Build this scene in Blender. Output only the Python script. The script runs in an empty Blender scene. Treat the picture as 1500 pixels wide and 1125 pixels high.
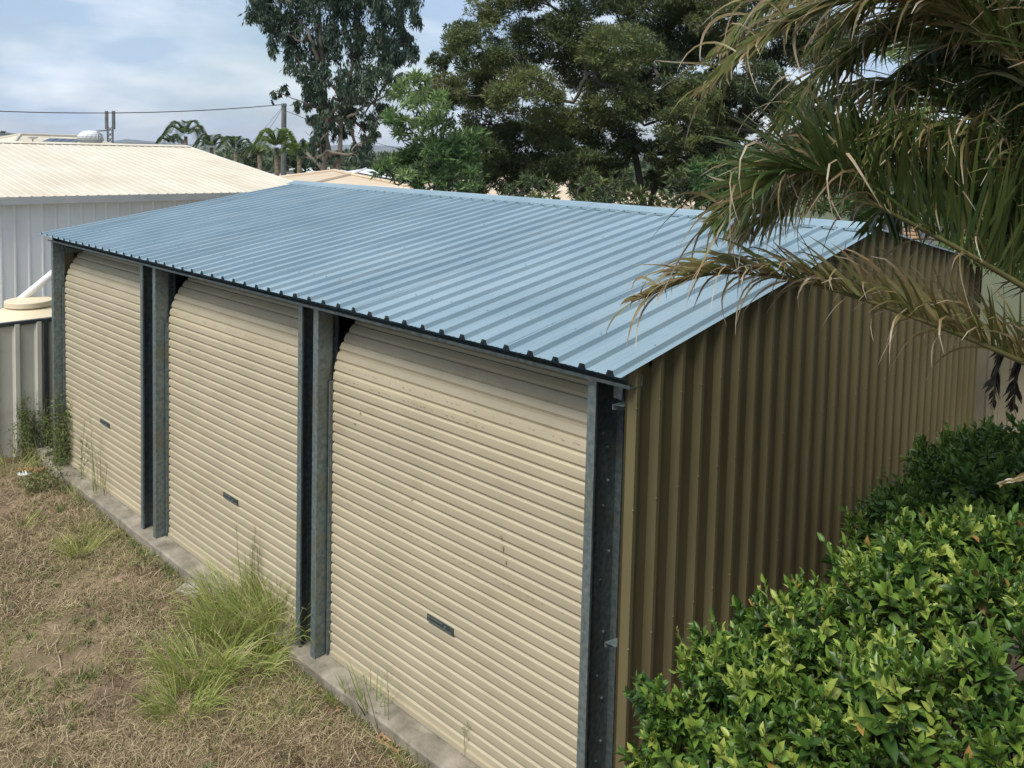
import bpy, math, random
import numpy as np
from mathutils import Vector, Matrix

random.seed(7)
RNG = np.random.default_rng(11)
SC = bpy.context.scene
COL = SC.collection

# ------------------------------------------------------------------ camera
CAM = Vector((2.4969, -3.6799, 4.0940))
R_ = Vector((0.73215938, 0.68069704, 0.02437599))
U_ = Vector((-0.06044704, 0.02928752, 0.99774165))
F_ = Vector((-0.67844587, 0.73197936, -0.06258925))
FPX = 1213.76
cam_d = bpy.data.cameras.new('camera')
cam = bpy.data.objects.new('camera', cam_d)
COL.objects.link(cam)
cam_d.sensor_fit = 'HORIZONTAL'
cam_d.sensor_width = 36.0
cam_d.lens = FPX / 1500 * 36
cam_d.shift_y = -(562.5 - 299.58) / 1500
cam_d.clip_start = 0.05
cam_d.clip_end = 12000
cam.matrix_world = Matrix(((R_.x, U_.x, -F_.x, CAM.x), (R_.y, U_.y, -F_.y, CAM.y),
                           (R_.z, U_.z, -F_.z, CAM.z), (0, 0, 0, 1)))
SC.camera = cam


def at(px, py, d):
    """world point seen at photo pixel (px, py), d metres deep"""
    return CAM + (F_ + R_ * ((px - 750) / FPX) - U_ * ((py - 299.58) / FPX)) * d


# ------------------------------------------------------------------ world, sun, exposure
SUN_EL, SUN_AZ = math.radians(57), math.atan2(0.16, -1.0)   # azimuth: atan2(x, y)
world = bpy.data.worlds.new('World')
SC.world = world
world.use_nodes = True
wn, wl = world.node_tree.nodes, world.node_tree.links
wn.clear()
w_out = wn.new('ShaderNodeOutputWorld')
w_bg = wn.new('ShaderNodeBackground')
w_bg.inputs['Strength'].default_value = 0.10
sky = wn.new('ShaderNodeTexSky')
sky.sky_type = 'NISHITA'
sky.sun_disc = False
sky.sun_elevation = SUN_EL
sky.sun_rotation = SUN_AZ
sky.air_density = 1.0
sky.dust_density = 1.5
tc = wn.new('ShaderNodeTexCoord')
mp = wn.new('ShaderNodeMapping')
mp.inputs['Scale'].default_value = (1.6, 1.6, 5.0)
mp.inputs['Location'].default_value = (0.3, 0.9, 0.2)
nz = wn.new('ShaderNodeTexNoise')
nz.inputs['Scale'].default_value = 1.9
nz.inputs['Detail'].default_value = 8
nz.inputs['Roughness'].default_value = 0.55
nz.inputs['Distortion'].default_value = 0.25
cr = wn.new('ShaderNodeValToRGB')
cr.color_ramp.elements[0].position = 0.34
cr.color_ramp.elements[0].color = (0.28, 0.28, 0.28, 1)
cr.color_ramp.elements[1].position = 0.62
cr.color_ramp.elements[1].color = (0.86, 0.86, 0.86, 1)
nz2 = wn.new('ShaderNodeTexNoise')
nz2.inputs['Scale'].default_value = 3.4
nz2.inputs['Detail'].default_value = 6
cr2 = wn.new('ShaderNodeValToRGB')
cr2.color_ramp.elements[0].position = 0.42
cr2.color_ramp.elements[0].color = (3.7, 4.8, 6.5, 1)
cr2.color_ramp.elements[1].position = 0.66
cr2.color_ramp.elements[1].color = (7.9, 8.3, 8.9, 1)
mx = wn.new('ShaderNodeMix')
mx.data_type = 'RGBA'
wl.new(tc.outputs['Generated'], mp.inputs['Vector'])
wl.new(mp.outputs['Vector'], nz.inputs['Vector'])
wl.new(mp.outputs['Vector'], nz2.inputs['Vector'])
wl.new(nz.outputs['Fac'], cr.inputs['Fac'])
wl.new(nz2.outputs['Fac'], cr2.inputs['Fac'])
wl.new(cr.outputs['Color'], mx.inputs[0])
wl.new(sky.outputs['Color'], mx.inputs[6])
wl.new(cr2.outputs['Color'], mx.inputs[7])
wl.new(mx.outputs[2], w_bg.inputs['Color'])
wl.new(w_bg.outputs['Background'], w_out.inputs['Surface'])

sun_d = bpy.data.lights.new('sun', 'SUN')
sun_d.energy = 2.8
sun_d.angle = math.radians(24)
sun_d.color = (1.0, 0.95, 0.86)
sun = bpy.data.objects.new('sun', sun_d)
COL.objects.link(sun)
SDIR = Vector((math.sin(SUN_AZ) * math.cos(SUN_EL), math.cos(SUN_AZ) * math.cos(SUN_EL), math.sin(SUN_EL)))
sun.rotation_euler = SDIR.to_track_quat('Z', 'Y').to_euler()
sun.location = (0, -4, 12)

vs = SC.view_settings
vs.view_transform = 'Standard'
vs.look = 'None'
vs.exposure = 0.48
vs.gamma = 1.0
vs.use_curve_mapping = False
SC.cycles.use_denoising = True
SC.cycles.max_bounces = 8
SC.cycles.transparent_max_bounces = 6


# ------------------------------------------------------------------ materials
def new_mat(name):
    m = bpy.data.materials.new(name)
    m.use_nodes = True
    nt = m.node_tree
    return m, nt.nodes, nt.links, nt.nodes['Principled BSDF']


def mat(name, c1, c2=None, scale=6.0, rough=0.6, metal=0.0, bump=0.0, bscale=None, stretch=None, detail=6,
        spec=0.5, lo=0.35, hi=0.65, rnd=0.0, dirt=None, dirt_scale=2.0, dirt_lo=0.55, dirt_hi=0.75, dirt_stretch=None):
    """procedural two-colour noise material, object coordinates, optional dirt layer and per-object shift"""
    m, n, l, b = new_mat(name)
    b.inputs['Roughness'].default_value = rough
    b.inputs['Metallic'].default_value = metal
    b.inputs['Specular IOR Level'].default_value = spec
    c2 = c2 or c1
    t = n.new('ShaderNodeTexCoord')
    mapn = n.new('ShaderNodeMapping')
    if stretch:
        mapn.inputs['Scale'].default_value = stretch
    l.new(t.outputs['Object'], mapn.inputs['Vector'])
    z = n.new('ShaderNodeTexNoise')
    z.inputs['Scale'].default_value = scale
    z.inputs['Detail'].default_value = detail
    l.new(mapn.outputs['Vector'], z.inputs['Vector'])
    r = n.new('ShaderNodeValToRGB')
    r.color_ramp.elements[0].position = lo
    r.color_ramp.elements[1].position = hi
    r.color_ramp.elements[0].color = (*c1, 1)
    r.color_ramp.elements[1].color = (*c2, 1)
    l.new(z.outputs['Fac'], r.inputs['Fac'])
    out = r.outputs['Color']
    if dirt:
        dm = n.new('ShaderNodeMapping')
        if dirt_stretch:
            dm.inputs['Scale'].default_value = dirt_stretch
        l.new(t.outputs['Object'], dm.inputs['Vector'])
        dz = n.new('ShaderNodeTexNoise')
        dz.inputs['Scale'].default_value = dirt_scale
        dz.inputs['Detail'].default_value = 8
        dz.inputs['Roughness'].default_value = 0.65
        l.new(dm.outputs['Vector'], dz.inputs['Vector'])
        dr = n.new('ShaderNodeValToRGB')
        dr.color_ramp.elements[0].position = dirt_lo
        dr.color_ramp.elements[1].position = dirt_hi
        l.new(dz.outputs['Fac'], dr.inputs['Fac'])
        mxn = n.new('ShaderNodeMix')
        mxn.data_type = 'RGBA'
        l.new(dr.outputs['Color'], mxn.inputs[0])
        l.new(out, mxn.inputs[6])
        mxn.inputs[7].default_value = (*dirt, 1)
        out = mxn.outputs[2]
    if rnd:
        oi = n.new('ShaderNodeObjectInfo')
        mr = n.new('ShaderNodeMapRange')
        mr.inputs['To Min'].default_value = 1 - rnd
        mr.inputs['To Max'].default_value = 1 + rnd
        l.new(oi.outputs['Random'], mr.inputs['Value'])
        hs = n.new('ShaderNodeHueSaturation')
        l.new(out, hs.inputs['Color'])
        l.new(mr.outputs['Result'], hs.inputs['Value'])
        out = hs.outputs['Color']
    l.new(out, b.inputs['Base Color'])
    if bump:
        bz = n.new('ShaderNodeTexNoise')
        bz.inputs['Scale'].default_value = bscale or scale * 4
        bz.inputs['Detail'].default_value = 6
        l.new(mapn.outputs['Vector'], bz.inputs['Vector'])
        bp = n.new('ShaderNodeBump')
        bp.inputs['Strength'].default_value = bump
        bp.inputs['Distance'].default_value = 0.02
        l.new(bz.outputs['Fac'], bp.inputs['Height'])
        l.new(bp.outputs['Normal'], b.inputs['Normal'])
    return m


def leaf_mat(name, stops, rough=0.5, trans=0.25, spec=0.4):
    """foliage: colour from the per-vertex attribute 'tint' through a ramp, some light passing through"""
    m, n, l, b = new_mat(name)
    a = n.new('ShaderNodeAttribute')
    a.attribute_name = 'tint'
    r = n.new('ShaderNodeValToRGB')
    while len(r.color_ramp.elements) < len(stops):
        r.color_ramp.elements.new(0.5)
    for e, (p, c) in zip(r.color_ramp.elements, stops):
        e.position = p
        e.color = (*c, 1)
    l.new(a.outputs['Fac'], r.inputs['Fac'])
    l.new(r.outputs['Color'], b.inputs['Base Color'])
    b.inputs['Roughness'].default_value = rough
    b.inputs['Specular IOR Level'].default_value = spec
    if trans:
        tr = n.new('ShaderNodeBsdfTranslucent')
        l.new(r.outputs['Color'], tr.inputs['Color'])
        mxs = n.new('ShaderNodeMixShader')
        mxs.inputs[0].default_value = trans
        l.new(b.outputs['BSDF'], mxs.inputs[1])
        l.new(tr.outputs['BSDF'], mxs.inputs[2])
        l.new(mxs.outputs['Shader'], n['Material Output'].inputs['Surface'])
    return m


M = {}
M['roof_blue'] = mat('blue roof steel', (0.19, 0.28, 0.335), (0.23, 0.325, 0.38), scale=1.3, rough=0.55, metal=0.0,
                     rnd=0.05, dirt=(0.27, 0.35, 0.39), dirt_scale=2.2, dirt_lo=0.5, dirt_hi=0.8,
                     dirt_stretch=(3, 0.35, 1), bump=0.05, bscale=5)
M['cream_door'] = mat('cream door steel', (0.405, 0.358, 0.25), (0.445, 0.39, 0.275), scale=2.0, rough=0.5, rnd=0.035,
                      dirt=(0.33, 0.275, 0.18), dirt_scale=3.0, dirt_lo=0.56, dirt_hi=0.86, dirt_stretch=(0.8, 1, 2.5))
M['stain'] = mat('rust stain', (0.20, 0.155, 0.09), (0.34, 0.28, 0.175), scale=30, rough=0.8)
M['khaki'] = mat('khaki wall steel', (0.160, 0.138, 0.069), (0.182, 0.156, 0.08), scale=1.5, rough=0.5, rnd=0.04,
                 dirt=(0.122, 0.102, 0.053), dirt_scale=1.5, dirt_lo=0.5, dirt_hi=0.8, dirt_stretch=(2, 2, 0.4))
M['galv'] = mat('galvanised steel', (0.12, 0.165, 0.175), (0.235, 0.285, 0.29), scale=28, rough=0.5, metal=0.55,
                bump=0.05, bscale=60, dirt=(0.20, 0.19, 0.13), dirt_scale=3.5, dirt_lo=0.5, dirt_hi=0.8)
M['dark_steel'] = mat('dark steel', (0.05, 0.06, 0.065), (0.09, 0.10, 0.11), scale=12, rough=0.55, metal=0.5)
M['concrete'] = mat('concrete', (0.25, 0.22, 0.175), (0.36, 0.325, 0.265), scale=3.5, rough=0.9, bump=0.25, bscale=40,
                    dirt=(0.10, 0.09, 0.06), dirt_scale=4.0, dirt_lo=0.40, dirt_hi=0.72)
M['soil'] = mat('dry soil', (0.115, 0.08, 0.05), (0.27, 0.195, 0.125), scale=3.0, rough=0.95, bump=0.8, bscale=22,
                dirt=(0.17, 0.135, 0.07), dirt_scale=0.7, dirt_lo=0.45, dirt_hi=0.7)
M['white_wall'] = mat('white wall steel', (0.80, 0.82, 0.79), (0.84, 0.86, 0.83), scale=1.2, rough=0.6,
                      dirt=(0.66, 0.67, 0.62), dirt_scale=1.0, dirt_lo=0.5, dirt_hi=0.8, dirt_stretch=(1, 2, 0.3))
M['cream_roof'] = mat('weathered cream roof', (0.56, 0.515, 0.405), (0.62, 0.575, 0.465), scale=0.8, rough=0.7,
                      dirt=(0.50, 0.43, 0.31), dirt_scale=0.9, dirt_lo=0.47, dirt_hi=0.8, dirt_stretch=(0.7, 1.2, 1))
M['gutter'] = mat('white gutter', (0.62, 0.64, 0.63), (0.70, 0.71, 0.69), scale=3, rough=0.5)
M['peach_roof'] = mat('beige roof', (0.52, 0.42, 0.30), (0.60, 0.50, 0.37), scale=0.8, rough=0.75)
M['pvc'] = mat('white pipe', (0.72, 0.73, 0.71), (0.78, 0.78, 0.76), scale=4, rough=0.4)
M['tank'] = mat('cream tank plastic', (0.66, 0.56, 0.38), (0.73, 0.63, 0.45), scale=2, rough=0.5)
M['fence'] = mat('grey green fence steel', (0.64, 0.62, 0.52), (0.70, 0.68, 0.58), scale=1.8, rough=0.6, rnd=0.04,
                 dirt=(0.38, 0.36, 0.28), dirt_scale=1.4, dirt_lo=0.5, dirt_hi=0.8)
M['fence_cream'] = mat('cream fence steel', (0.42, 0.38, 0.27), (0.50, 0.45, 0.33), scale=1.8, rough=0.6, rnd=0.04)
M['rail'] = mat('dark fence rail', (0.035, 0.045, 0.045), (0.05, 0.06, 0.06), scale=4, rough=0.5)
M['terracotta'] = mat('terracotta', (0.36, 0.17, 0.09), (0.46, 0.25, 0.15), scale=9, rough=0.9, bump=0.3, bscale=50,
                      dirt=(0.22, 0.16, 0.10), dirt_scale=8, dirt_lo=0.48, dirt_hi=0.7)
M['stone'] = mat('grey stone', (0.26, 0.25, 0.20), (0.42, 0.40, 0.33), scale=9, rough=0.95, bump=0.5, bscale=40)
M['hole_shade'] = mat('painted hole shade', (0.03, 0.025, 0.02), rough=0.9)  # near-black colour stands for the shade inside the holes
M['twig'] = mat('dry twig', (0.22, 0.16, 0.10), (0.42, 0.34, 0.24), scale=10, rough=0.9)
M['stem'] = mat('green brown stem', (0.05, 0.045, 0.022), (0.09, 0.08, 0.035), scale=10, rough=0.8)
M['bark'] = mat('dark bark', (0.035, 0.03, 0.024), (0.09, 0.075, 0.06), scale=4, rough=0.95, bump=0.6, bscale=10,
                stretch=(1, 1, 0.3))
M['gum_bark'] = mat('gum bark', (0.12, 0.10, 0.085), (0.24, 0.205, 0.17), scale=1.2, rough=0.9, bump=0.4, bscale=6,
                    stretch=(1, 1, 0.25))
M['palm_bark'] = mat('palm bark', (0.12, 0.09, 0.06), (0.25, 0.20, 0.14), scale=8, rough=0.95, bump=0.5)
M['pole'] = mat('weathered pole timber', (0.10, 0.105, 0.10), (0.17, 0.17, 0.16), scale=3, rough=0.9)
M['wire'] = mat('wire', (0.03, 0.03, 0.035), rough=0.6)
M['white_paint'] = mat('white paint', (0.70, 0.71, 0.71), (0.76, 0.77, 0.77), scale=2, rough=0.5)
M['glass'] = mat('dark window glass', (0.02, 0.025, 0.03), rough=0.1)
M['brick_wall'] = mat('tan house wall', (0.34, 0.27, 0.19), (0.42, 0.34, 0.25), scale=3, rough=0.9)
M['brown_wall'] = mat('brown house wall', (0.11, 0.085, 0.06), (0.15, 0.115, 0.085), scale=3, rough=0.9)
M['solar'] = mat('solar panel', (0.012, 0.018, 0.035), (0.02, 0.03, 0.05), scale=2, rough=0.15)
M['dark_roof'] = mat('grey roof', (0.10, 0.11, 0.12), (0.15, 0.16, 0.17), scale=1, rough=0.6)
M['grey_timber'] = mat('grey boards', (0.13, 0.135, 0.14), (0.21, 0.215, 0.22), scale=3, rough=0.9, stretch=(1, 1, 0.2))
M['louvre'] = mat('orange-lit louvre', (0.52, 0.33, 0.20), (0.60, 0.42, 0.28), scale=3, rough=0.6)  # orange light on the slats put into their base colour
M['hill'] = mat('wooded hill', (0.035, 0.055, 0.035), (0.06, 0.08, 0.05), scale=0.01, rough=1.0, spec=0.0)
M['tyre'] = mat('tyre rubber', (0.015, 0.015, 0.016), rough=0.8)
M['bird'] = mat('dark feathers', (0.02, 0.02, 0.022), (0.05, 0.05, 0.05), scale=20, rough=0.8)

M['straw'] = leaf_mat('dry grass', [(0, (0.10, 0.075, 0.045)), (0.3, (0.31, 0.24, 0.14)), (0.65, (0.56, 0.47, 0.31)),
                                    (0.84, (0.31, 0.30, 0.11)), (1, (0.16, 0.22, 0.06))], rough=0.85, trans=0.1, spec=0.15)
M['grass'] = leaf_mat('green grass', [(0, (0.15, 0.23, 0.05)), (0.5, (0.30, 0.39, 0.09)), (0.8, (0.44, 0.47, 0.16)),
                                      (1, (0.55, 0.48, 0.28))], rough=0.6, trans=0.25)
M['weed'] = leaf_mat('weed leaves', [(0, (0.085, 0.135, 0.035)), (0.6, (0.17, 0.22, 0.07)), (1, (0.34, 0.30, 0.15))],
                     rough=0.7, trans=0.2)
M['shrub'] = leaf_mat('shrub leaves', [(0, (0.035, 0.085, 0.016)), (0.45, (0.085, 0.17, 0.028)), (0.8, (0.20, 0.31, 0.05)),
                                       (0.95, (0.35, 0.42, 0.09)), (1, (0.36, 0.23, 0.06))], rough=0.40, trans=0.22, spec=0.5)
M['shrub_dark'] = leaf_mat('dark shrub leaves', [(0, (0.045, 0.10, 0.025)), (0.5, (0.085, 0.17, 0.035)),
                                                 (1, (0.19, 0.29, 0.055))], rough=0.38, trans=0.2, spec=0.5)
M['gum'] = leaf_mat('gum leaves', [(0, (0.035, 0.065, 0.045)), (0.5, (0.06, 0.10, 0.06)), (1, (0.12, 0.155, 0.09))],
                    rough=0.5, trans=0.2)
M['wattle'] = leaf_mat('fine dark leaves', [(0, (0.055, 0.08, 0.04)), (0.5, (0.115, 0.155, 0.055)),
                                            (0.85, (0.20, 0.225, 0.07)), (1, (0.14, 0.12, 0.09))], rough=0.6, trans=0.28)
M['fresh'] = leaf_mat('fresh leaves', [(0, (0.065, 0.13, 0.045)), (0.5, (0.14, 0.225, 0.07)), (1, (0.32, 0.40, 0.17))],
                      rough=0.45, trans=0.3)
M['palm'] = leaf_mat('palm leaflets', [(0, (0.05, 0.095, 0.028)), (0.30, (0.095, 0.14, 0.035)), (0.55, (0.17, 0.175, 0.055)),
                                       (0.75, (0.28, 0.20, 0.10)), (1, (0.66, 0.60, 0.50))], rough=0.42, trans=0.2, spec=0.5)
M['palm_far'] = leaf_mat('far palm leaflets', [(0, (0.045, 0.08, 0.03)), (1, (0.16, 0.21, 0.07))], rough=0.5, trans=0.2)
M['palm_backlit'] = leaf_mat('backlit palm leaflets', [(0, (0.13, 0.17, 0.03)), (1, (0.34, 0.33, 0.07))], rough=0.45, trans=0.35)  # yellow of light shining through the fronds, put into the colour
M['palm_lime'] = leaf_mat('lime palm leaflets', [(0, (0.09, 0.15, 0.03)), (1, (0.24, 0.31, 0.08))], rough=0.45, trans=0.3)
M['palm_dead'] = leaf_mat('dead palm leaflets', [(0, (0.03, 0.026, 0.018)), (0.6, (0.07, 0.06, 0.04)), (1, (0.30, 0.26, 0.20))],
                          rough=0.7, trans=0.05)
M['bush_far'] = leaf_mat('distant leaves', [(0, (0.03, 0.055, 0.025)), (1, (0.09, 0.125, 0.05))], rough=0.7, trans=0.15)


# ------------------------------------------------------------------ helpers
def tag(o, label=None, cat=None, group=None, kind=None):
    if label: o['label'] = label
    if cat: o['category'] = cat
    if group: o['group'] = group
    if kind: o['kind'] = kind
    return o


def empty(name, loc=(0, 0, 0), label=None, cat=None, group=None):
    o = bpy.data.objects.new(name, None)
    o.location = loc
    o.empty_display_size = 0.2
    COL.objects.link(o)
    return tag(o, label, cat, group)


def mesh_data(name, V, Fc, material, smooth=False, tint=None):
    """V: (n,3); Fc: list of faces or int array (m,k)"""
    me = bpy.data.meshes.new(name)
    V = np.asarray(V, dtype=np.float32)
    if isinstance(Fc, np.ndarray):
        m, k = Fc.shape
        me.vertices.add(len(V))
        me.vertices.foreach_set('co', V.ravel())
        me.loops.add(m * k)
        me.loops.foreach_set('vertex_index', Fc.astype(np.int32).ravel())
        me.polygons.add(m)
        me.polygons.foreach_set('loop_start', np.arange(0, m * k, k, dtype=np.int32))
        me.update(calc_edges=True)
    else:
        me.from_pydata([tuple(map(float, v)) for v in V], [], [tuple(int(i) for i in f) for f in Fc])
        me.update()
    if smooth:
        me.polygons.foreach_set('use_smooth', np.ones(len(me.polygons), dtype=bool))
    if tint is not None:
        a = me.attributes.new('tint', 'FLOAT', 'POINT')
        a.data.foreach_set('value', np.asarray(tint, dtype=np.float32))
    me.materials.append(material)
    return me


def link(name, me, parent=None, loc=None):
    """link a mesh; world-space vertices are re-based to its parent's origin"""
    o = bpy.data.objects.new(name, me)
    COL.objects.link(o)
    if parent is not None:
        o.parent = parent
        w = Vector((0, 0, 0))
        q = parent
        while q is not None:
            w += q.location
            q = q.parent
        o.location = -w
    if loc is not None:
        o.location = loc
    return o


class MB:
    """collects world-space shapes; build() makes ONE mesh object whose origin is its base centre when top-level"""

    def __init__(self):
        self.v, self.f = [], []

    def add(self, V, Fc):
        n = len(self.v)
        self.v.extend([tuple(map(float, q)) for q in V])
        self.f.extend([tuple(int(i) + n for i in q) for q in Fc])
        return self

    def box(self, a, b):
        (x0, y0, z0), (x1, y1, z1) = a, b
        return self.add([(x0, y0, z0), (x1, y0, z0), (x1, y1, z0), (x0, y1, z0), (x0, y0, z1), (x1, y0, z1), (x1, y1, z1), (x0, y1, z1)],
                        [(0, 3, 2, 1), (4, 5, 6, 7), (0, 1, 5, 4), (1, 2, 6, 5), (2, 3, 7, 6), (3, 0, 4, 7)])

    def obox(self, c, ux, uy, uz):
        c, ux, uy, uz = map(Vector, (c, ux, uy, uz))
        P = [c + ux * i + uy * j + uz * k for k in (-.5, .5) for i, j in ((-.5, -.5), (.5, -.5), (.5, .5), (-.5, .5))]
        return self.add(P, [(0, 3, 2, 1), (4, 5, 6, 7), (0, 1, 5, 4), (1, 2, 6, 5), (2, 3, 7, 6), (3, 0, 4, 7)])

    def prism(self, poly, d):
        """closed polygon (list of 3d points) extruded by vector d"""
        P = [Vector(q) for q in poly]
        d = Vector(d)
        n = len(P)
        self.add(P + [q + d for q in P], [tuple(range(n))[::-1], tuple(range(n, 2 * n))] +
                 [(i, (i + 1) % n, (i + 1) % n + n, i + n) for i in range(n)])
        return self

    def tube(self, pts, radii, n=8, cap=True):
        V, Fc = tube(pts, radii, n, cap)
        return self.add(V, Fc)

    def lathe(self, c, prof, n=32):
        """prof: list of (radius, z) from bottom to top about the vertical axis through c"""
        c = Vector(c)
        V = [(c.x + r * math.cos(2 * math.pi * i / n), c.y + r * math.sin(2 * math.pi * i / n), c.z + z) for r, z in prof for i in range(n)]
        Fc = [(k * n + i, k * n + (i + 1) % n, (k + 1) * n + (i + 1) % n, (k + 1) * n + i) for k in range(len(prof) - 1) for i in range(n)]
        Fc += [tuple(range(n))[::-1], tuple(range((len(prof) - 1) * n, len(prof) * n))]
        return self.add(V, Fc)

    def build(self, name, material, parent=None, smooth=False, tint=None):
        if parent is None:
            V = np.array(self.v)
            c = Vector(((V[:, 0].min() + V[:, 0].max()) / 2, (V[:, 1].min() + V[:, 1].max()) / 2, V[:, 2].min()))
            me = mesh_data(name, V - np.array(c), self.f, material, smooth, tint)
            return link(name, me, None, c)
        return link(name, mesh_data(name, self.v, self.f, material, smooth, tint), parent)


def tube(pts, radii, n=8, cap=True):
    P = [Vector(q) for q in pts]
    V, Fc = [], []
    ref = None
    for i, q in enumerate(P):
        t = (P[min(i + 1, len(P) - 1)] - P[max(i - 1, 0)]).normalized()
        if ref is None:
            ref = t.orthogonal().normalized()
        ref = (ref - t * ref.dot(t))
        ref = ref.normalized() if ref.length > 1e-6 else t.orthogonal().normalized()
        b = t.cross(ref)
        r = radii[i] if hasattr(radii, '__len__') else radii
        for k in range(n):
            a = 2 * math.pi * k / n
            V.append(q + ref * (r * math.cos(a)) + b * (r * math.sin(a)))
    for i in range(len(P) - 1):
        for k in range(n):
            Fc.append((i * n + k, i * n + (k + 1) % n, (i + 1) * n + (k + 1) % n, (i + 1) * n + k))
    if cap:
        Fc.append(tuple(range(n))[::-1])
        Fc.append(tuple(range((len(P) - 1) * n, len(P) * n)))
    return V, Fc


def spline(pts, m):
    """Catmull-Rom through pts, m samples"""
    P = [Vector(q) for q in pts]
    P = [P[0] * 2 - P[1]] + P + [P[-1] * 2 - P[-2]]
    out = []
    ns = len(P) - 3
    for k in range(m):
        u = k / (m - 1) * ns
        i = min(int(u), ns - 1)
        t = u - i
        a, b, c, d = P[i:i + 4]
        out.append(0.5 * ((2 * b) + (c - a) * t + (2 * a - 5 * b + 4 * c - d) * t * t + (3 * b - a - 3 * c + d) * t ** 3))
    return out


def norm(a):
    return a / np.maximum(np.linalg.norm(a, axis=-1, keepdims=True), 1e-9)


T_DIAMOND = (np.array([(0, 0, 0), (.4, .5, .06), (1, 0, -.08), (.4, -.5, .06)]), np.array([(0, 1, 2, 3)]))
T_BLADE = (np.array([(0, .5, 0), (0, -.5, 0), (.5, .4, .10), (.5, -.4, .10), (1, .05, 0), (1, -.05, 0)]),
           np.array([(0, 1, 3, 2), (2, 3, 5, 4)]))
T_LEAF = (np.array([(0, 0, 0), (.33, 0, -.02), (.68, 0, -.03), (1, 0, -.10), (.30, .46, .13), (.68, .36, .09),
                    (.30, -.46, .13), (.68, -.36, .09), (.02, .03, 0), (.02, -.03, 0), (.97, .03, -.08), (.97, -.03, -.08)]),
          np.array([(0, 1, 4, 8), (1, 2, 5, 4), (2, 3, 10, 5), (0, 9, 6, 1), (1, 6, 7, 2), (2, 7, 11, 3)]))


def leaves(pos, d, nrm, L, W, tint, templ=T_DIAMOND, bend=1.0):
    """vectorised leaves; returns V, F, tint-per-vertex"""
    T, TF = templ
    pos, d = np.asarray(pos, float), norm(np.asarray(d, float))
    s = norm(np.cross(d, nrm))
    n2 = np.cross(s, d)
    L = np.broadcast_to(L, len(pos))[:, None, None]
    W = np.broadcast_to(W, len(pos))[:, None, None]
    V = pos[:, None] + d[:, None] * T[None, :, :1] * L + s[:, None] * T[None, :, 1:2] * W + n2[:, None] * T[None, :, 2:] * L * bend
    Fc = TF[None] + (np.arange(len(pos)) * len(T))[:, None, None]
    return V.reshape(-1, 3), Fc.reshape(-1, TF.shape[1]), np.repeat(np.asarray(tint, float), len(T))


def rand_dirs(n):
    return norm(RNG.normal(size=(n, 3)))


# beyond the yard the ground is dull grass
_m = M['soil']
_n, _l, _b = _m.node_tree.nodes, _m.node_tree.links, _m.node_tree.nodes['Principled BSDF']
_src = _b.inputs['Base Color'].links[0].from_socket
_t = _n.new('ShaderNodeTexCoord')
_len = _n.new('ShaderNodeVectorMath')
_len.operation = 'LENGTH'
_l.new(_t.outputs['Object'], _len.inputs[0])
_r = _n.new('ShaderNodeMapRange')
_r.inputs['From Min'].default_value = 12
_r.inputs['From Max'].default_value = 18
_l.new(_len.outputs['Value'], _r.inputs['Value'])
_x = _n.new('ShaderNodeMix')
_x.data_type = 'RGBA'
_l.new(_r.outputs['Result'], _x.inputs[0])
_l.new(_src, _x.inputs[6])
_x.inputs[7].default_value = (0.085, 0.095, 0.045, 1)
_l.new(_x.outputs[2], _b.inputs['Base Color'])

# ------------------------------------------------------------------ ground
def hnoise(x, y):
    return (np.sin(x * 1.7 + 1.3 * np.sin(y * 1.1)) * np.cos(y * 2.1 + x * .6) * .5 + np.sin(x * 4.7 + y * 3.3) * .25 + np.sin(x * 9.1 - y * 7.7) * .12)


GZ = -0.12


def ground_z(x, y):
    x, y = np.asarray(x, float), np.asarray(y, float)
    near = np.clip((0.15 - y) / 0.6, 0, 1) * np.clip((x + 14) / 3, 0, 1)
    lip = np.clip(1 - np.abs(y + .35) / .45, 0, 1) * near * .05
    return GZ + lip + near * 0.035 * hnoise(x * 1.3, y * 1.3) + 0.02 * np.clip(-y - .3, 0, 3) * np.clip((x + 14) / 3, 0, 1)


gx = np.concatenate([[-5200, -1500, -400, -120, -50, -25], np.linspace(-16, 6, 133), [20, 60, 200, 900, 3000]])
gy = np.concatenate([[-800, -400, -100, -30, -12], np.linspace(-6, 1, 71), [4, 9, 18, 40, 90, 250, 900, 3000, 5200]])
X, Y = np.meshgrid(gx, gy)
Z = ground_z(X, Y)
V = np.stack([X, Y, Z], -1).reshape(-1, 3)
nx_, ny_ = len(gx), len(gy)
Fc = np.array([(j * nx_ + i, j * nx_ + i + 1, (j + 1) * nx_ + i + 1, (j + 1) * nx_ + i) for j in range(ny_ - 1) for i in range(nx_ - 1)])
tag(link('ground', mesh_data('ground', V, Fc, M['soil'], True)), 'bare dry soil of the yard in front of the garage', kind='structure')

# ------------------------------------------------------------------ the blue-roofed garage
LEN, WID, H0, HR = 8.80, 7.18, 2.942, 3.517
SL = (HR - H0) / (WID / 2)
shed = empty('garage_shed', (-4.4, 3.6, 0), 'steel triple garage with blue ribbed roof and three cream roller doors', 'garage')

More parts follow.
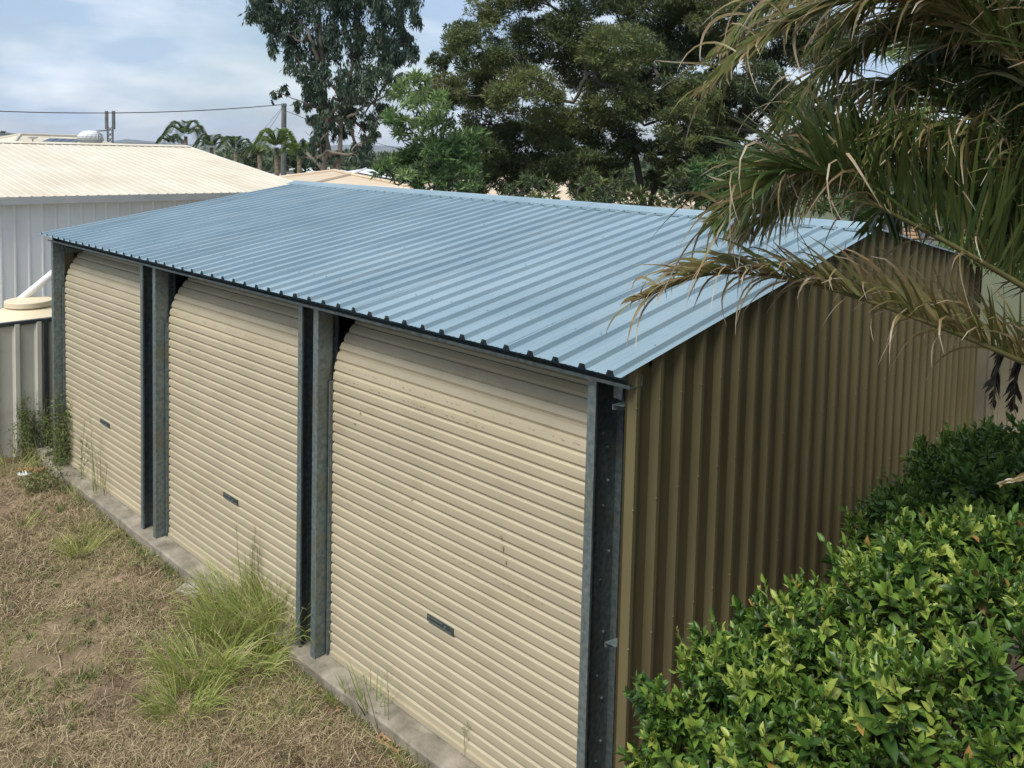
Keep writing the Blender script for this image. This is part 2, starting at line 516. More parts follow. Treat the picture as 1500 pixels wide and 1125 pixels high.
# slab
m = MB()
xs = np.linspace(-9.05, 0.05, 40)
top = [(x, -0.075 + random.uniform(-.006, .006), 0.0 + random.uniform(-.003, .002)) for x in xs]
n = len(xs)
Vv = [(x, y + .012, z) for x, y, z in top] + [(x, y, z - .014) for x, y, z in top] + [(x, y - .004, -0.4) for x, y, z in top] + \
     [(x, 7.3, 0.0) for x in xs] + [(x, 7.3, -.4) for x in xs]
Ff = []
for i in range(n - 1):
    Ff += [(i + n, i + n + 1, i + 1, i), (i + 2 * n, i + 2 * n + 1, i + n + 1, i + n), (i, i + 1, i + 3 * n + 1, i + 3 * n),
           (i + 3 * n, i + 3 * n + 1, i + 4 * n + 1, i + 4 * n)]
Ff += [(0, 3 * n, 4 * n, 2 * n, n), (n - 1, 2 * n - 1, 3 * n - 1, 5 * n - 1, 4 * n - 1)]
m.add(Vv, Ff).build('concrete_slab', M['concrete'], shed)


# columns: folded C sections
def c_section(name, web, open_dir, depth, y0=0.0, flange=0.058, lip=0.016, t=0.004, z0=0.0, z1=2.838, material=None):
    s = open_dir
    P = [(web, y0), (web + s * flange, y0), (web + s * flange, y0 + lip), (web + s * (flange - t), y0 + lip),
         (web + s * (flange - t), y0 + t), (web + s * t, y0 + t), (web + s * t, y0 + depth - t), (web + s * (flange - t), y0 + depth - t),
         (web + s * (flange - t), y0 + depth - lip), (web + s * flange, y0 + depth - lip), (web + s * flange, y0 + depth), (web, y0 + depth)]
    b = MB()
    b.prism([(x, y, z0) for x, y in (P if s > 0 else P[::-1])], (0, 0, z1 - z0))
    return b.build(name, material or M['galv'], shed)


def bolts(parent, web, ys_zs, s=1):
    for y, z in ys_zs:
        b = MB()
        b.tube([(web, y, z), (web + s * .012, y, z)], .010, 6)
        b.build('bolt', M['galv'], parent)


LEFT_WEB = [-6.20, -3.226, -0.296]       # jambs on the right of each door: open to +x
RIGHT_WEB = [-8.76, -5.838, -2.945]      # jambs on the left of each door: open to -x
for k, wx in enumerate(LEFT_WEB):
    c = c_section('column', wx, 1, 0.29 if k == 2 else 0.36)
    sp = [(0.16, 2.52), (0.22, 2.42), (0.23, 2.20), (0.19, 2.02), (0.24, 1.78), (.17, 1.62), (0.22, 1.30), (0.15, .98), (.22, .86), (0.24, .62), (0.19, .50), (.15, .3)]
    bolts(c, wx + .004, [(y + random.uniform(-.02, .02), z + random.uniform(-.04, .04)) for y, z in sp])
for wx in RIGHT_WEB:
    c_section('column', wx, -1, 0.135, flange=.066)

# eave beam: shallow channel whose front lip shows as a light line under the roof edge
m = MB()
prof = [(-0.022, 2.838), (0.10, 2.838), (0.10, 2.90), (0.096, 2.90), (0.096, 2.842), (-0.018, 2.842), (-0.018, 2.858), (-0.022, 2.858)]
m.prism([(-8.87, y, z) for y, z in prof], (8.87, 0, 0))
m.build('eave_beam', M['galv'], shed)
m = MB()
m.box((-8.80, .125, 2.66), (-0.30, .13, 2.838))
# girt ends at the near corner
for zc in (2.72, 1.36):
    b = MB()
    b.prism([(-.135, .015, zc), (-.050, .005, zc + .012), (-.050, .13, zc + .02), (-.07, .13, zc + .02)], (0, 0, -.004))
    b.prism([(-.135, .015, zc - .005), (-.07, .13, zc + .015), (-.07, .13, zc - .04), (-.135, .015, zc - .03)], (.004, 0, 0))
    b.build('girt_bracket', M['galv'], shed)


# roller doors
SLAT = 0.0825
curve = []          # (y, z) of the curtain's front face with outward normal, sampled finely


def curtain(s):
    """point and frame at arc length s above the slab"""
    zt = 2.25
    if s < zt - .02:
        return (0.125, 0.02 + s), (0, 1)
    r = 0.60
    a = (s - (zt - .02)) / r
    return (0.125 + r - r * math.cos(a), zt + r * math.sin(a)), (math.sin(a), math.cos(a))


slat_cache = {}


def build_door(x0, x1, k):
    cx = (x0 + x1) / 2
    m = MB()
    m.box((x0 + .02, .105, 0.006), (x1 - .02, .145, 0.045))                     # bottom bar
    door = m.build('roller_door', M['cream_door'], shed)
    m = MB()
    m.tube([(x0 + .05, .62, 2.40), (x1 - .05, .62, 2.40)], .19, 18)
    m.build('drum', M['dark_steel'], door)
    door['label'] = ['cream roller door farthest along, with seeding grass before it', 'cream middle roller door with a small dark handle',
                     'cream roller door nearest the corner post'][k]
    ns = 36
    for i in range(ns):
        s0 = .02 + i * SLAT
        V, Fc = [], []
        pr = [(0.0, .0), (.028, .0006), (.049, 0.0), (.0505, -.0012), (.0615, -.0145), (.0645, -.0155), (.075, -.0070), (.0815, 0.0), (.0825, 0.0)]
        wob = random.uniform(-.0005, .0005)
        for ds, off in pr:
            (y, z), (ty, tz) = curtain(s0 + ds)
            ny, nz_ = -tz, ty
            for x in (x0, x1):
                V.append((x, y + ny * (off + wob), z + nz_ * (off + wob)))
        for j in range(len(pr) - 1):
            Fc.append((2 * j, 2 * j + 1, 2 * j + 3, 2 * j + 2))
        b = MB()
        b.add(V, Fc).build('slat', M['cream_door'], door)
    # handle: recessed dark plate with a bar
    hz = 0.80
    b = MB()
    b.box((cx - .135, .1165, hz - .024), (cx + .135, .128, hz + .024))
    hd = b.build('handle', M['dark_steel'], door)
    b = MB()
    b.box((cx - .128, .1125, hz + .010), (cx + .03, .1165, hz + .018))
    b.box((cx + .045, .110, hz - .010), (cx + .065, .1165, hz + .012))
    b.box((cx - .120, .1135, hz - .018), (cx + .120, .1165, hz - .011))
    b.build('handle_bar', M['galv'], door)
    for xa in (x0 - .018, x1 + .004):
        b = MB()
        b.box((xa, .098, 0.0), (xa + .014, .15, 2.25))
        b.build('guide_track', M['galv'], door)
    return door


DOORS = []
for k in range(3):
    DOORS.append(build_door(RIGHT_WEB[k] + .028, LEFT_WEB[k] - .006, k))

# rust spots and mud-wasp smears on the curtains
for (x, z, w, h) in [(-1.94, 1.60, .022, .018), (-1.05, 1.62, .03, .02), (-1.03, 1.55, .02, .05), (-3.29, 2.06, .03, .022), (-3.30, 2.02, .02, .02),
                     (-5.35, 2.05, .03, .012), (-2.55, 2.08, .02, .015), (-2.62, 1.98, .025, .012), (-1.0, 1.47, .015, .03)]:
    b = MB()
    nn = 9
    pts = [(x + w * random.uniform(.6, 1) * .5 * math.cos(a), .1195, z + h * random.uniform(.5, 1) * .5 * math.sin(a)) for a in np.linspace(0, 2 * math.pi, nn, endpoint=False)]
    b.prism(pts, (0, -.003, 0))
    di = 2 if x > -3 else 1 if x > -5.9 else 0
    b.build('mud_spot', M['stain'], DOORS[di])


for di, (x0_, x1_, s_) in ((2, (-2.8, -.45, 2.36)), (2, (-2.75, -1.2, 2.27)), (1, (-5.7, -3.4, 2.36)), (2, (-2.7, -.4, 1.30)), (0, (-8.5, -6.4, 2.36))):
    m = MB()
    x = x0_
    while x < x1_:
        w_, h_ = random.uniform(.008, .03), random.uniform(.002, .005)
        ss = s_ + random.uniform(-.004, .004)
        (y, z), (ty, tz) = curtain(ss)
        pts = [(x + w_ * .5 * math.cos(a) * random.uniform(.7, 1), y - tz * .0035 + 0, z + ty * .0035 + h_ * .5 * math.sin(a) * tz) for a in np.linspace(0, 2 * math.pi, 7, endpoint=False)]
        m.prism(pts, (0, -.0012 * tz, .0012 * ty))
        x += w_ + random.choice((.006, .02, .05, .14))
    tag(m.build('dirt_line', M['stain'], DOORS[di]), kind='stuff')

# --- roof
def roof_under(y):
    return H0 + SL * (y if y <= WID / 2 else WID - y)


m = MB()
for yy in (0.25, 1.35, 2.5, 3.45, 3.75, 4.7, 5.8, 6.9):
    z = roof_under(yy)
    m.box((-8.80, yy - .03, z - .07), (-0.04, yy + .03, z - .008))
for xx in (-8.75, -6.0, -3.05, -0.16):
    for a, b_ in ((0.1, WID / 2), (WID / 2, WID - .1)):
        za, zb = roof_under(a) - .08, roof_under(b_) - .08
        m.prism([(xx - .03, a, za), (xx - .03, b_, zb), (xx - .03, b_, zb - .15), (xx - .03, a, za - .15)], (.06, 0, 0))
roof = m.build('roof', M['galv'], shed)
roof['label'] = 'pale blue ribbed steel roof'
RP = 0.19
RX0 = -0.062          # crest of the rib next to the gable edge
X_END = -8.93


def roof_profile(xa, xb):
    """(x, h) breakpoints of the ribbed sheet between xa > xb"""
    pts = []
    k0 = int(math.floor((RX0 - xa) / RP)) - 1
    k1 = int(math.ceil((RX0 - xb) / RP)) + 1
    for k in range(k0, k1 + 1):
        c = RX0 - k * RP
        for dx, h in ((.030, 0), (.0185, .028), (-.0155, .028), (-.028, 0), (-.068, 0), (-.072, .0022), (-.078, .0022), (-.082, 0),
                      (-.108, 0), (-.112, .0022), (-.118, .0022), (-.122, 0)):
            pts.append((c + dx, h))
    pts.sort(key=lambda q: -q[0])
    inside = [q for q in pts if xb < q[0] < xa]
    X_ = np.array([q[0] for q in pts][::-1])
    H_ = np.array([q[1] for q in pts][::-1])
    ends = [(x, float(np.interp(x, X_, H_))) for x in (xa, xb)]
    return [ends[0]] + inside + [ends[1]]


OH = 0.115
bounds = [0.012]
k = 1
while True:
    x = RX0 - RP * 4 * k
    if x < X_END + .2:
        break
    bounds.append(x)
    k += 1
bounds.append(X_END)
for side in (0, 1):
    for i in range(len(bounds) - 1):
        pr = roof_profile(bounds[i], bounds[i + 1] - (.0 if i == len(bounds) - 2 else .012))
        V, Fc = [], []
        ys = np.linspace(-OH, WID / 2 - .02, 9)
        ph, am = random.uniform(0, 6), random.uniform(.0006, .0018)
        lift = .0015 * (i % 2)
        cut = random.uniform(-.006, .006)
        for j, y in enumerate(ys):
            yy = y + (cut if j == 0 else 0)
            for x, h in pr:
                z = H0 + SL * yy + h + lift + am * math.sin(yy * 4.1 + ph + x * 5)
                V.append((x, yy if side == 0 else WID - yy, z))
        c = len(pr)
        for j in range(len(ys) - 1):
            for q in range(c - 1):
                f = (j * c + q, j * c + q + 1, (j + 1) * c + q + 1, (j + 1) * c + q)
                Fc.append(f[::-1] if side == 0 else f)
        MB().add(V, Fc).build('roof_sheet', M['roof_blue'], roof)
# ridge capping in three lengths
for xa, xb in ((0.015, -3.02), (-3.0, -6.02), (-6.0, -8.94)):
    b = MB()
    lf = .002 if xa == -3.0 else 0
    Yc = WID / 2
    ppts = [(-.15, -.006), (-.148, .0), (-.03, .012), (0, .022), (.03, .012), (.148, .0), (.15, -.006)]
    Vt = []
    for x in (xa, xb):
        for dy, dz in ppts:
            Vt.append((x, Yc + dy, roof_under(Yc + dy) + .032 + dz + lf))
    nn = len(ppts)
    b.add(Vt, [(q, q + 1, nn + q + 1, nn + q)[::-1] for q in range(nn - 1)])
    b.build('ridge_cap', M['roof_blue'], roof)
# notch tabs turned down into the pans below the capping
m = MB()
for side in (-1, 1):
    x = RX0 - RP / 2
    while x > X_END + .1:
        y = WID / 2 + side * .148
        z = roof_under(y)
        m.obox((x, y, z + .020), (RP - .07, 0, 0), (0, .003, 0), (0, 0, .024))
        x -= RP
tag(m.build('ridge_notches', M['roof_blue'], roof), kind='stuff')
# roof screws with washers, too small to pick apart
m = MB()
for yy in (0.30, 1.30, 2.35, 3.30):
    for k in range(47):
        if k % 2 and yy not in (.30, 3.30):
            continue
        x = RX0 - RP * k + random.uniform(-.004, .004)
        y = yy + random.uniform(-.012, .012)
        z = roof_under(y) + .028
        m.lathe((x, y, z), [(.010, -.002), (.010, .002), (.006, .003), (.005, .009)], 6)
tag(m.build('roof_screws', M['roof_blue'], roof), kind='stuff')


# --- gable walls, back wall and far side wall
def gable_profile(ya, yb, pitch=0.2316, first=0.02):
    pts = []
    k0 = int(math.floor((ya - first) / pitch)) - 1
    k1 = int(math.ceil((yb - first) / pitch)) + 1
    for k in range(k0, k1 + 1):
        c = first + k * pitch
        for dy, h in ((0, -.040), (.032, 0), (.062, 0), (.082, -.040)):
            pts.append((c + dy, h))
    inside = [q for q in pts if ya < q[0] < yb]
    Y_ = np.array([q[0] for q in pts])
    H_ = np.array([q[1] for q in pts])
    return [(ya, float(np.interp(ya, Y_, H_)))] + inside + [(yb, float(np.interp(yb, Y_, H_)))]


def gable_wall(xw, sgn, name):
    m = MB()
    for zz in (0.35, 1.36, 2.15, 2.72):
        m.box((xw - sgn * .12 if sgn > 0 else xw + .055, .14, zz - .03), (xw - .055 if sgn > 0 else xw + .12, WID - .05, zz + .03))
    gw = m.build(name, M['galv'], shed)
    e = [-.0, 0.94, 1.87, 2.79, 3.72, 4.65, 5.57, 6.50, WID + .03]
    for i in range(len(e) - 1):
        pr = gable_profile(e[i], e[i + 1] + (.014 if i < len(e) - 2 else 0))
        yr = sorted(set([q[0] for q in pr]))
        V, Fc = [], []
        for y, h in pr:
            for z in (-.02 + random.uniform(-.004, .004), roof_under(y) - .004):
                V.append((xw + sgn * (h + .0016 * (i % 2)), y, z))
        for q in range(len(pr) - 1):
            f = (2 * q, 2 * q + 2, 2 * q + 3, 2 * q + 1)
            Fc.append(f if sgn > 0 else f[::-1])
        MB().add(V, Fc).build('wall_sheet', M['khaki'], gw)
    return gw


gw = gable_wall(0.0, 1, 'gable_wall')
gw['label'] = 'khaki ribbed gable end in shade'
gable_wall(-8.82, -1, 'gable_wall')
m = MB()
for i in range(8):
    x0 = -8.80 + i * 1.1
    pr = gable_profile(x0, x0 + 1.092, first=-8.8)
    V = [(x, WID + .03 + h, z) for x, h in pr for z in (-.02, 2.93)]
    m.add(V, [(2 * q, 2 * q + 1, 2 * q + 3, 2 * q + 2) for q in range(len(pr) - 1)])
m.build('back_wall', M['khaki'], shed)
# dark plates painting the shaded hollow under the ridge cap at the apex
m = MB()
for a, b_ in ((WID / 2 - .16, WID / 2), (WID / 2, WID / 2 + .16)):
    m.prism([(-.02, a, roof_under(a) - .02), (-.02, b_, roof_under(b_) - .02), (-.02, b_, roof_under(b_) + .05), (-.02, a, roof_under(a) + .03)], (-.004, 0, 0))
m.build('apex_shade_plate', M['rail'], shed)
m = MB()
for i in range(7):
    y = 0.03 + i * .93
    for z in (1.36, 2.15, 2.72):
        for k in range(4):
            yy = .10 + (i * 4 + k) * .2316
            if yy > WID - .1 or z > roof_under(yy) - .1:
                continue
            m.tube([(-.004, yy - .05, z), (.005, yy - .05, z)], .005, 6)
tag(m.build('wall_screws', M['khaki'], gw), kind='stuff')


# ------------------------------------------------------------------ fences
def steel_fence(name, label, p0, p1, z0, z1, material, rail_mat, panel=2.36, post=True):
    p0, p1 = Vector((*p0, 0)), Vector((*p1, 0))
    d = (p1 - p0).normalized()
    nrm = Vector((d.y, -d.x, 0))
    Ltot = (p1 - p0).length
    c = (p0 + p1) / 2
    f = empty(name, (c.x, c.y, z0), label, 'fence')
    s = 0.0
    i = 0
    while s < Ltot - .05:
        e = min(s + panel / 3, Ltot)
        V, Fc = [], []
        prf = []
        t = s
        pitch = panel / 9
        while t < e - 1e-6:
            for dt, h in ((0, 0), (.12, 0), (.15, .032), (.20, .032), (.23, 0)):
                if t + dt < e:
                    prf.append((t + dt, h))
            t += pitch
        prf.append((e - .004, 0))
        for q, h in prf:
            w = p0 + d * q + nrm * (h + .01)
            V += [(w.x, w.y, z0 + .03), (w.x, w.y, z1 - .03)]
        Fc = [(2 * q, 2 * q + 2, 2 * q + 3, 2 * q + 1) for q in range(len(prf) - 1)]
        MB().add(V, Fc).build('fence_sheet', material, f)
        if i % 3 == 0:
            b = MB()
            q = p0 + d * s
            b.obox((q.x, q.y, (z0 + z1) / 2), d * .05, nrm * .085, (0, 0, z1 - z0 - .004))
            b.build('fence_post', rail_mat, f)
            e2 = min(s + panel, Ltot)
            for zz in (z1 - .025, z0 + .025):
                b = MB()
                q = p0 + d * ((s + e2) / 2)
                b.obox((q.x, q.y, zz), d * (e2 - s - .052), nrm * .075, (0, 0, .05))
                b.build('fence_rail', rail_mat, f)
        s = e
        i += 1
    return f


steel_fence('side_fence', 'grey green ribbed steel fence with dark top rail left of the garage', (-9.6, -4.55), (-9.6, 7.25), -.15, 1.715, M['fence'], M['rail'])
steel_fence('back_fence', 'cream ribbed steel fence behind the garage and palm', (-9.5, 8.5), (7.0, 8.5), -.15, 1.75, M['fence_cream'], M['fence_cream'])

# ------------------------------------------------------------------ neighbour's cream-roofed shed (left)
NX, NY0, NY1 = -14.0, -9.0, 7.2
NE, NRX, NR = 3.10, -20.4, 4.02
nb = empty('white_shed', (NX - 3, -1, GZ), 'long white ribbed shed with weathered cream roof beyond the fence', 'shed')
V, Fc = [], []
y = NY0
prf = []
while y < NY1 - .2:
    for dy, h in ((0, 0), (.17, 0), (.185, .02), (.205, .02), (.22, 0)):
        prf.append((min(y + dy, NY1), h))
    y += .225
prf.append((NY1, 0))
V = [(NX + h, y, z) for y, h in prf for z in (GZ - .1, NE)]
MB().add(V, [(2 * q, 2 * q + 2, 2 * q + 3, 2 * q + 1) for q in range(len(prf) - 1)]).build('wall', M['white_wall'], nb)
m = MB()
m.prism([(NX - .01, NY1, GZ), (NX - .01, NY1, NE), (NRX, NY1, NR - .03), (2 * NRX - NX, NY1, NE), (2 * NRX - NX, NY1, GZ)], (0, -.03, 0))
m.build('end_wall', M['white_wall'], nb)
V, Fc = [], []
prf = []
y = NY0 - .1
while y < NY1 + .1:
    for dy, h in ((0, 0), (.13, 0), (.15, .010), (.17, .010)):
        prf.append((y + dy, h))
    y += .19
prf.append((NY1 + .14, 0))
sl = (NR - NE) / (NX - NRX)
xs_ = (NX + .16, NRX, 2 * NRX - NX - .16)
rf = MB()
V = [(x, y, (NR - abs(x - NRX) * sl) + h + .02) for x in xs_ for y, h in prf]
c = len(prf)
rf.add(V, [(j * c + q, j * c + q + 1, (j + 1) * c + q + 1, (j + 1) * c + q) for j in range(2) for q in range(c - 1)])
rfo = rf.build('shed_roof', M['cream_roof'], nb)
m = MB()
for s_ in (-1, 1):
    m.prism([(NRX, NY0 - .1, NR + .06), (NRX + s_ * .22, NY0 - .1, NR + .015), (NRX + s_ * .22, NY0 - .1, NR + .005), (NRX, NY0 - .1, NR + .05)], (0, NY1 - NY0 + .24, 0))
m.build('ridge_cap', M['cream_roof'], rfo)
m = MB()
ze = NE - .16 * sl
m.prism([(NX + .10, NY0 - .1, ze - .11), (NX + .20, NY0 - .1, ze - .11), (NX + .225, NY0 - .1, ze + .015), (NX + .215, NY0 - .1, ze + .015), (NX + .19, NY0 - .1, ze - .095), (NX + .11, NY0 - .1, ze - .095)], (0, NY1 - NY0 + .2, 0))
m.build('gutter', M['gutter'], nb)
m = MB()
m.prism([(NX + .2, NY1 + .145, ze + .02), (NRX, NY1 + .145, NR + .05), (NRX, NY1 + .145, NR - .10), (NX + .2, NY1 + .145, ze - .12)], (0, .02, 0))
m.build('barge_board', M['gutter'], nb)

# water tank and its downpipe
tc_ = at(42, 440, 13.0)
tz = tc_.z
tk = empty('water_tank', (tc_.x, tc_.y, GZ), 'cream round water tank with a lid, behind the side fence', 'water tank')
m = MB()
prof = [(1.12, 0), (1.12, tz - GZ - .50), (1.14, tz - GZ - .48), (1.14, tz - GZ - .43), (1.10, tz - GZ - .38), (.92, tz - GZ - .26), (.60, tz - GZ - .14), (.36, tz - GZ - .07), (.30, tz - GZ - .065)]
prof = [(r * .70, z) if i else (r * .70, z) for i, (r, z) in enumerate(prof)]
m.lathe((tc_.x, tc_.y, GZ), prof, 48)
m.build('tank_body', M['tank'], tk, smooth=False)
m = MB()
m.lathe((tc_.x, tc_.y, tz - .075), [(.335, 0), (.335, .075), (.325, .085), (.05, .10)], 40)
m.build('tank_lid', M['tank'], tk)
m = MB()
m.tube([tc_ + Vector((-.25, -.35, -.10)), tc_ + Vector((-.42, -.62, -.10))], .085, 16)
m.build('inlet_pipe', M['tank'], tk)
m = MB()
m.tube([at(-60, 505, 13.0), at(0, 464, 13.05), at(72, 405, 13.3), at(108, 376, 13.45)], .062, 14)
tag(m.build('downpipe', M['pvc'], smooth=True), 'white slanting rain pipe above the water tank', 'pipe')


# ------------------------------------------------------------------ houses beyond
def gable_house(name, label, c, rot, w, l, eave, ridge, wall_m, roof_m, hip=0.0, windows=(), cat='house'):
    """w across the ridge, l along it (local y); rot about z"""
    c = Vector(c)
    h = empty(name, (c.x, c.y, GZ), label, cat)
    cs, sn = math.cos(rot), math.sin(rot)

    def P(x, y, z):
        return (c.x + x * cs - y * sn, c.y + x * sn + y * cs, z)
    a, b = w / 2, l / 2
    m = MB()
    m.add([P(-a, -b, GZ), P(a, -b, GZ), P(a, b, GZ), P(-a, b, GZ), P(-a, -b, eave), P(a, -b, eave), P(a, b, eave), P(-a, b, eave)],
          [(0, 1, 5, 4), (1, 2, 6, 5), (2, 3, 7, 6), (3, 0, 4, 7)])
    if not hip:
        m.add([P(-a, -b, eave), P(a, -b, eave), P(0, -b, ridge - .05)], [(0, 1, 2)])
        m.add([P(-a, b, eave), P(a, b, eave), P(0, b, ridge - .05)], [(2, 1, 0)])
    m.build('wall', wall_m, h)
    o = .4
    a2, b2 = a + o, b + o
    ze = eave - o * (ridge - eave) / a
    m = MB()
    rb = b2 - hip * a2
    t = .07
    for dz in (0, -t):
        m.add([P(-a2, -b2, ze + dz), P(a2, -b2, ze + dz), P(a2, b2, ze + dz), P(-a2, b2, ze + dz), P(0, -rb, ridge + dz), P(0, rb, ridge + dz)],
              [(1, 2, 5, 4), (3, 0, 4, 5)] + ([(0, 1, 4), (2, 3, 5)] if hip else []))
    ring = [(-a2, -b2, ze), (a2, -b2, ze), (a2, b2, ze), (-a2, b2, ze)]
    m.add([P(x, y, z) for x, y, z in ring] + [P(x, y, z - .16) for x, y, z in ring], [(0, 4, 5, 1), (1, 5, 6, 2), (2, 6, 7, 3), (3, 7, 4, 0)])
    r = m.build('roof', roof_m, h)
    m = MB()
    m.tube([P(0, -rb, ridge + .02), P(0, rb, ridge + .02)], .07, 6)
    if hip:
        for sx, sy in ((-1, -1), (1, -1), (1, 1), (-1, 1)):
            m.tube([P(sx * a2, sy * b2, ze + .02), P(0, sy * rb, ridge + .02)], .06, 6)
    m.build('ridge_cap', roof_m, r)
    for (sx, u, z0, ww, hh) in windows:
        m = MB()
        if sx in (-1, 1):
            x = sx * (a + .01)
            q = [P(x, u - ww / 2, z0), P(x, u + ww / 2, z0), P(x, u + ww / 2, z0 + hh), P(x, u - ww / 2, z0 + hh)]
            dd = Vector((sx * cs, sx * sn, 0)) * .03
        else:
            y = (sx // 2) * (b + .01)
            q = [P(u - ww / 2, y, z0), P(u + ww / 2, y, z0), P(u + ww / 2, y, z0 + hh), P(u - ww / 2, y, z0 + hh)]
            dd = Vector((-sn, cs, 0)) * (.03 * (1 if sx > 0 else -1))
        m.prism(q, dd)
        m.build('window', M['glass'], h)
    return h, P


WIN = [(s, u, 1.0, 1.4, 1.1) for s in (-1, 1, -2, 2) for u in (-2.5, 1.8)]
# beige hip roof between the cream shed and the gum tree
gable_house('beige_roof_house', 'low house with plain beige hip roof at the foot of the gum tree', at(500, 300, 27.5), math.radians(62), 9, 13, 2.45, 3.28, M['brick_wall'], M['peach_roof'], 1.0, WIN)
gable_house('beige_roof_house', 'beige roofed house glimpsed under the dark tree', at(800, 300, 36), math.radians(60), 8, 13, 2.4, 3.0, M['brick_wall'], M['peach_roof'], 0.9, WIN)
solar_house, _ = gable_house('solar_house', 'cream roofed house with solar panels behind the cream roof', at(75, 260, 38), math.radians(20), 8, 11, 3.0, 4.34, M['brick_wall'], M['cream_roof'], 1.0, WIN)
gable_house('dark_roof_house', 'low dark roofed house right of the roof ventilator', at(205, 260, 42), math.radians(38), 7, 9, 2.8, 4.02, M['brick_wall'], M['dark_roof'], .8, WIN)
gable_house('grey_roof_house', 'small grey gabled roof at the far left skyline', at(30, 260, 52), math.radians(-48), 5, 9, 3.2, 4.45, M['white_wall'], M['dark_roof'], 0, WIN)
gable_house('white_roof_shed', 'distant white roofed shed seen beside the gum trunks', at(530, 262, 62), math.radians(50), 6, 11, 2.0, 2.5, M['white_paint'], M['white_paint'], 0, WIN, 'shed')
gable_house('white_roof_shed', 'distant white shed seen left of the gum trunks', at(455, 262, 70), math.radians(35), 5, 8, 2.0, 2.3, M['white_paint'], M['white_paint'], 0, WIN, 'shed')

gable_house('unseen_shade_house', 'unseen two storey brown house added right of the yard to shade the gable', (9.6, 2.0, 0), 0, 9.2, 22, 5.7, 7.6, M['brown_wall'], M['dark_roof'], .8,  # unseen house, added to block sky light from the gable and shrub
            [(-1, u, z, 1.6, 1.2) for u in (-7, -2, 3, 8) for z in (.9, 3.6)])

# solar panels
for i in range(4):
    m = MB()
    q = at(70 + i * 12, 207.5, 33.8)
    q.z = 4.09
    m.obox(q, R_ * .36, Vector((F_.x, F_.y, 0)) * .9 + Vector((0, 0, .22)), (0, 0, .04))
    m.build('solar_panel', M['solar'], solar_house)

# turbine ventilator
vp = at(133, 214, 31)
vt = empty('roof_ventilator', vp, 'white spinning turbine ventilator on the skyline behind the cream roof', 'ventilator')
m = MB()
m.lathe(vp, [(.30, -.9), (.28, 0), (.24, .02), (.24, .08)], 20)
m.build('collar', M['gutter'], vt)
rv, hv = .46, .46
for i in range(18):
    a0 = 2 * math.pi * i / 18
    V = []
    for j in range(7):
        u = j / 6
        z = .07 + hv * u
        r = rv * math.sqrt(max(.0, 1 - ((u - .5) / .62) ** 2))
        for da in (0, .40):
            rr = r * (1 if da == 0 else .86)
            V.append((vp.x + rr * math.cos(a0 + da + .5 * u), vp.y + rr * math.sin(a0 + da + .5 * u), vp.z + z))
    MB().add(V, [(2 * j, 2 * j + 1, 2 * j + 3, 2 * j + 2) for j in range(6)]).build('vane', M['white_paint'], vt)
m = MB()
m.lathe(vp + Vector((0, 0, .52)), [(.28, -.01), (.24, .03), (.10, .055)], 20)
m.build('top_cap', M['white_paint'], vt)

# antenna mast: two panel antennas on a lattice post
ap = at(162, 300, 46)
ap.z = GZ
zt = at(162, 163, 46).z
am_ = empty('antenna_mast', ap, 'grey antenna mast with two upright panels on the skyline', 'antenna')
m = MB()
for dx in (-.14, .14):
    m.tube([ap + R_ * dx, Vector((ap.x, ap.y, zt - .9)) + R_ * dx], .05, 6)
z = 2.0
while z < zt - 1.0:
    m.tube([Vector((ap.x, ap.y, z)) - R_ * .14, Vector((ap.x, ap.y, z + .3)) + R_ * .14], .025, 5)
    m.tube([Vector((ap.x, ap.y, z)) + R_ * .14, Vector((ap.x, ap.y, z + .3)) - R_ * .14], .025, 5)
    z += .3
m.build('lattice_post', M['pole'], am_)
for dx in (-.19, .19):
    m = MB()
    m.obox(Vector((ap.x, ap.y, zt - .5)) + R_ * dx, R_ * .14, F_ * .12, (0, 0, 1.0))
    m.build('panel_antenna', M['pole'], am_)
m = MB()
m.tube([Vector((ap.x, ap.y, zt - 1.05)) - R_ * .0, Vector((ap.x, ap.y, zt - 1.1)) - R_ * .75], .035, 6)
m.build('side_arm', M['pole'], am_)

# satellite dish
dp = at(48, 206, 34)
ds = empty('satellite_dish', dp, 'tiny grey satellite dish on the far roof at left', 'dish')
m = MB()
m.lathe(dp + Vector((0, 0, .05)), [(.03, 0), (.14, .04), (.22, .11), (.215, .115), (.13, .05)], 16)
m.build('bowl', M['gutter'], ds)
m = MB()
m.tube([dp + Vector((0, 0, -.4)), dp + Vector((0, 0, .07))], .025, 6)
m.build('bracket', M['pole'], ds)

# power pole and wires
pb = at(415, 300, 44)
pz = at(415, 152, 44).z
pp = empty('power_pole', (pb.x, pb.y, GZ), 'grey timber power pole beside the gum tree', 'power pole')
m = MB()
m.tube([(pb.x, pb.y, GZ), (pb.x, pb.y, pz)], [.17, .13], 10)
m.build('pole_shaft', M['pole'], pp)
m = MB()
m.tube([(pb.x, pb.y, pz - .15), (pb.x, pb.y, pz - .05)], [.15, .15], 10)
m.build('pole_cap', M['galv'], pp)


def wire(label, a, b, sag, r=.012):
    a, b = Vector(a), Vector(b)
    P = [a.lerp(b, t) - Vector((0, 0, sag * 4 * t * (1 - t))) for t in np.linspace(0, 1, 25)]
    m = MB()
    m.tube(P, r, 5)
    return tag(m.build('overhead_wire', M['wire']), label, 'wire')


ptop = Vector((pb.x, pb.y, pz - .05))
wire('long overhead wire running left from the power pole', ptop, at(-500, 120, 30), .75, .022)
wire('upper slanting service wire left of the power pole', ptop, at(345, 232, 30), .1, .008)
wire('lower slanting service wire left of the power pole', ptop, at(352, 236, 30), .25, .010)
wire('thin wire crossing right of the gum trunks', ptop - Vector((0, 0, .3)), at(760, 240, 62), .8, .014)

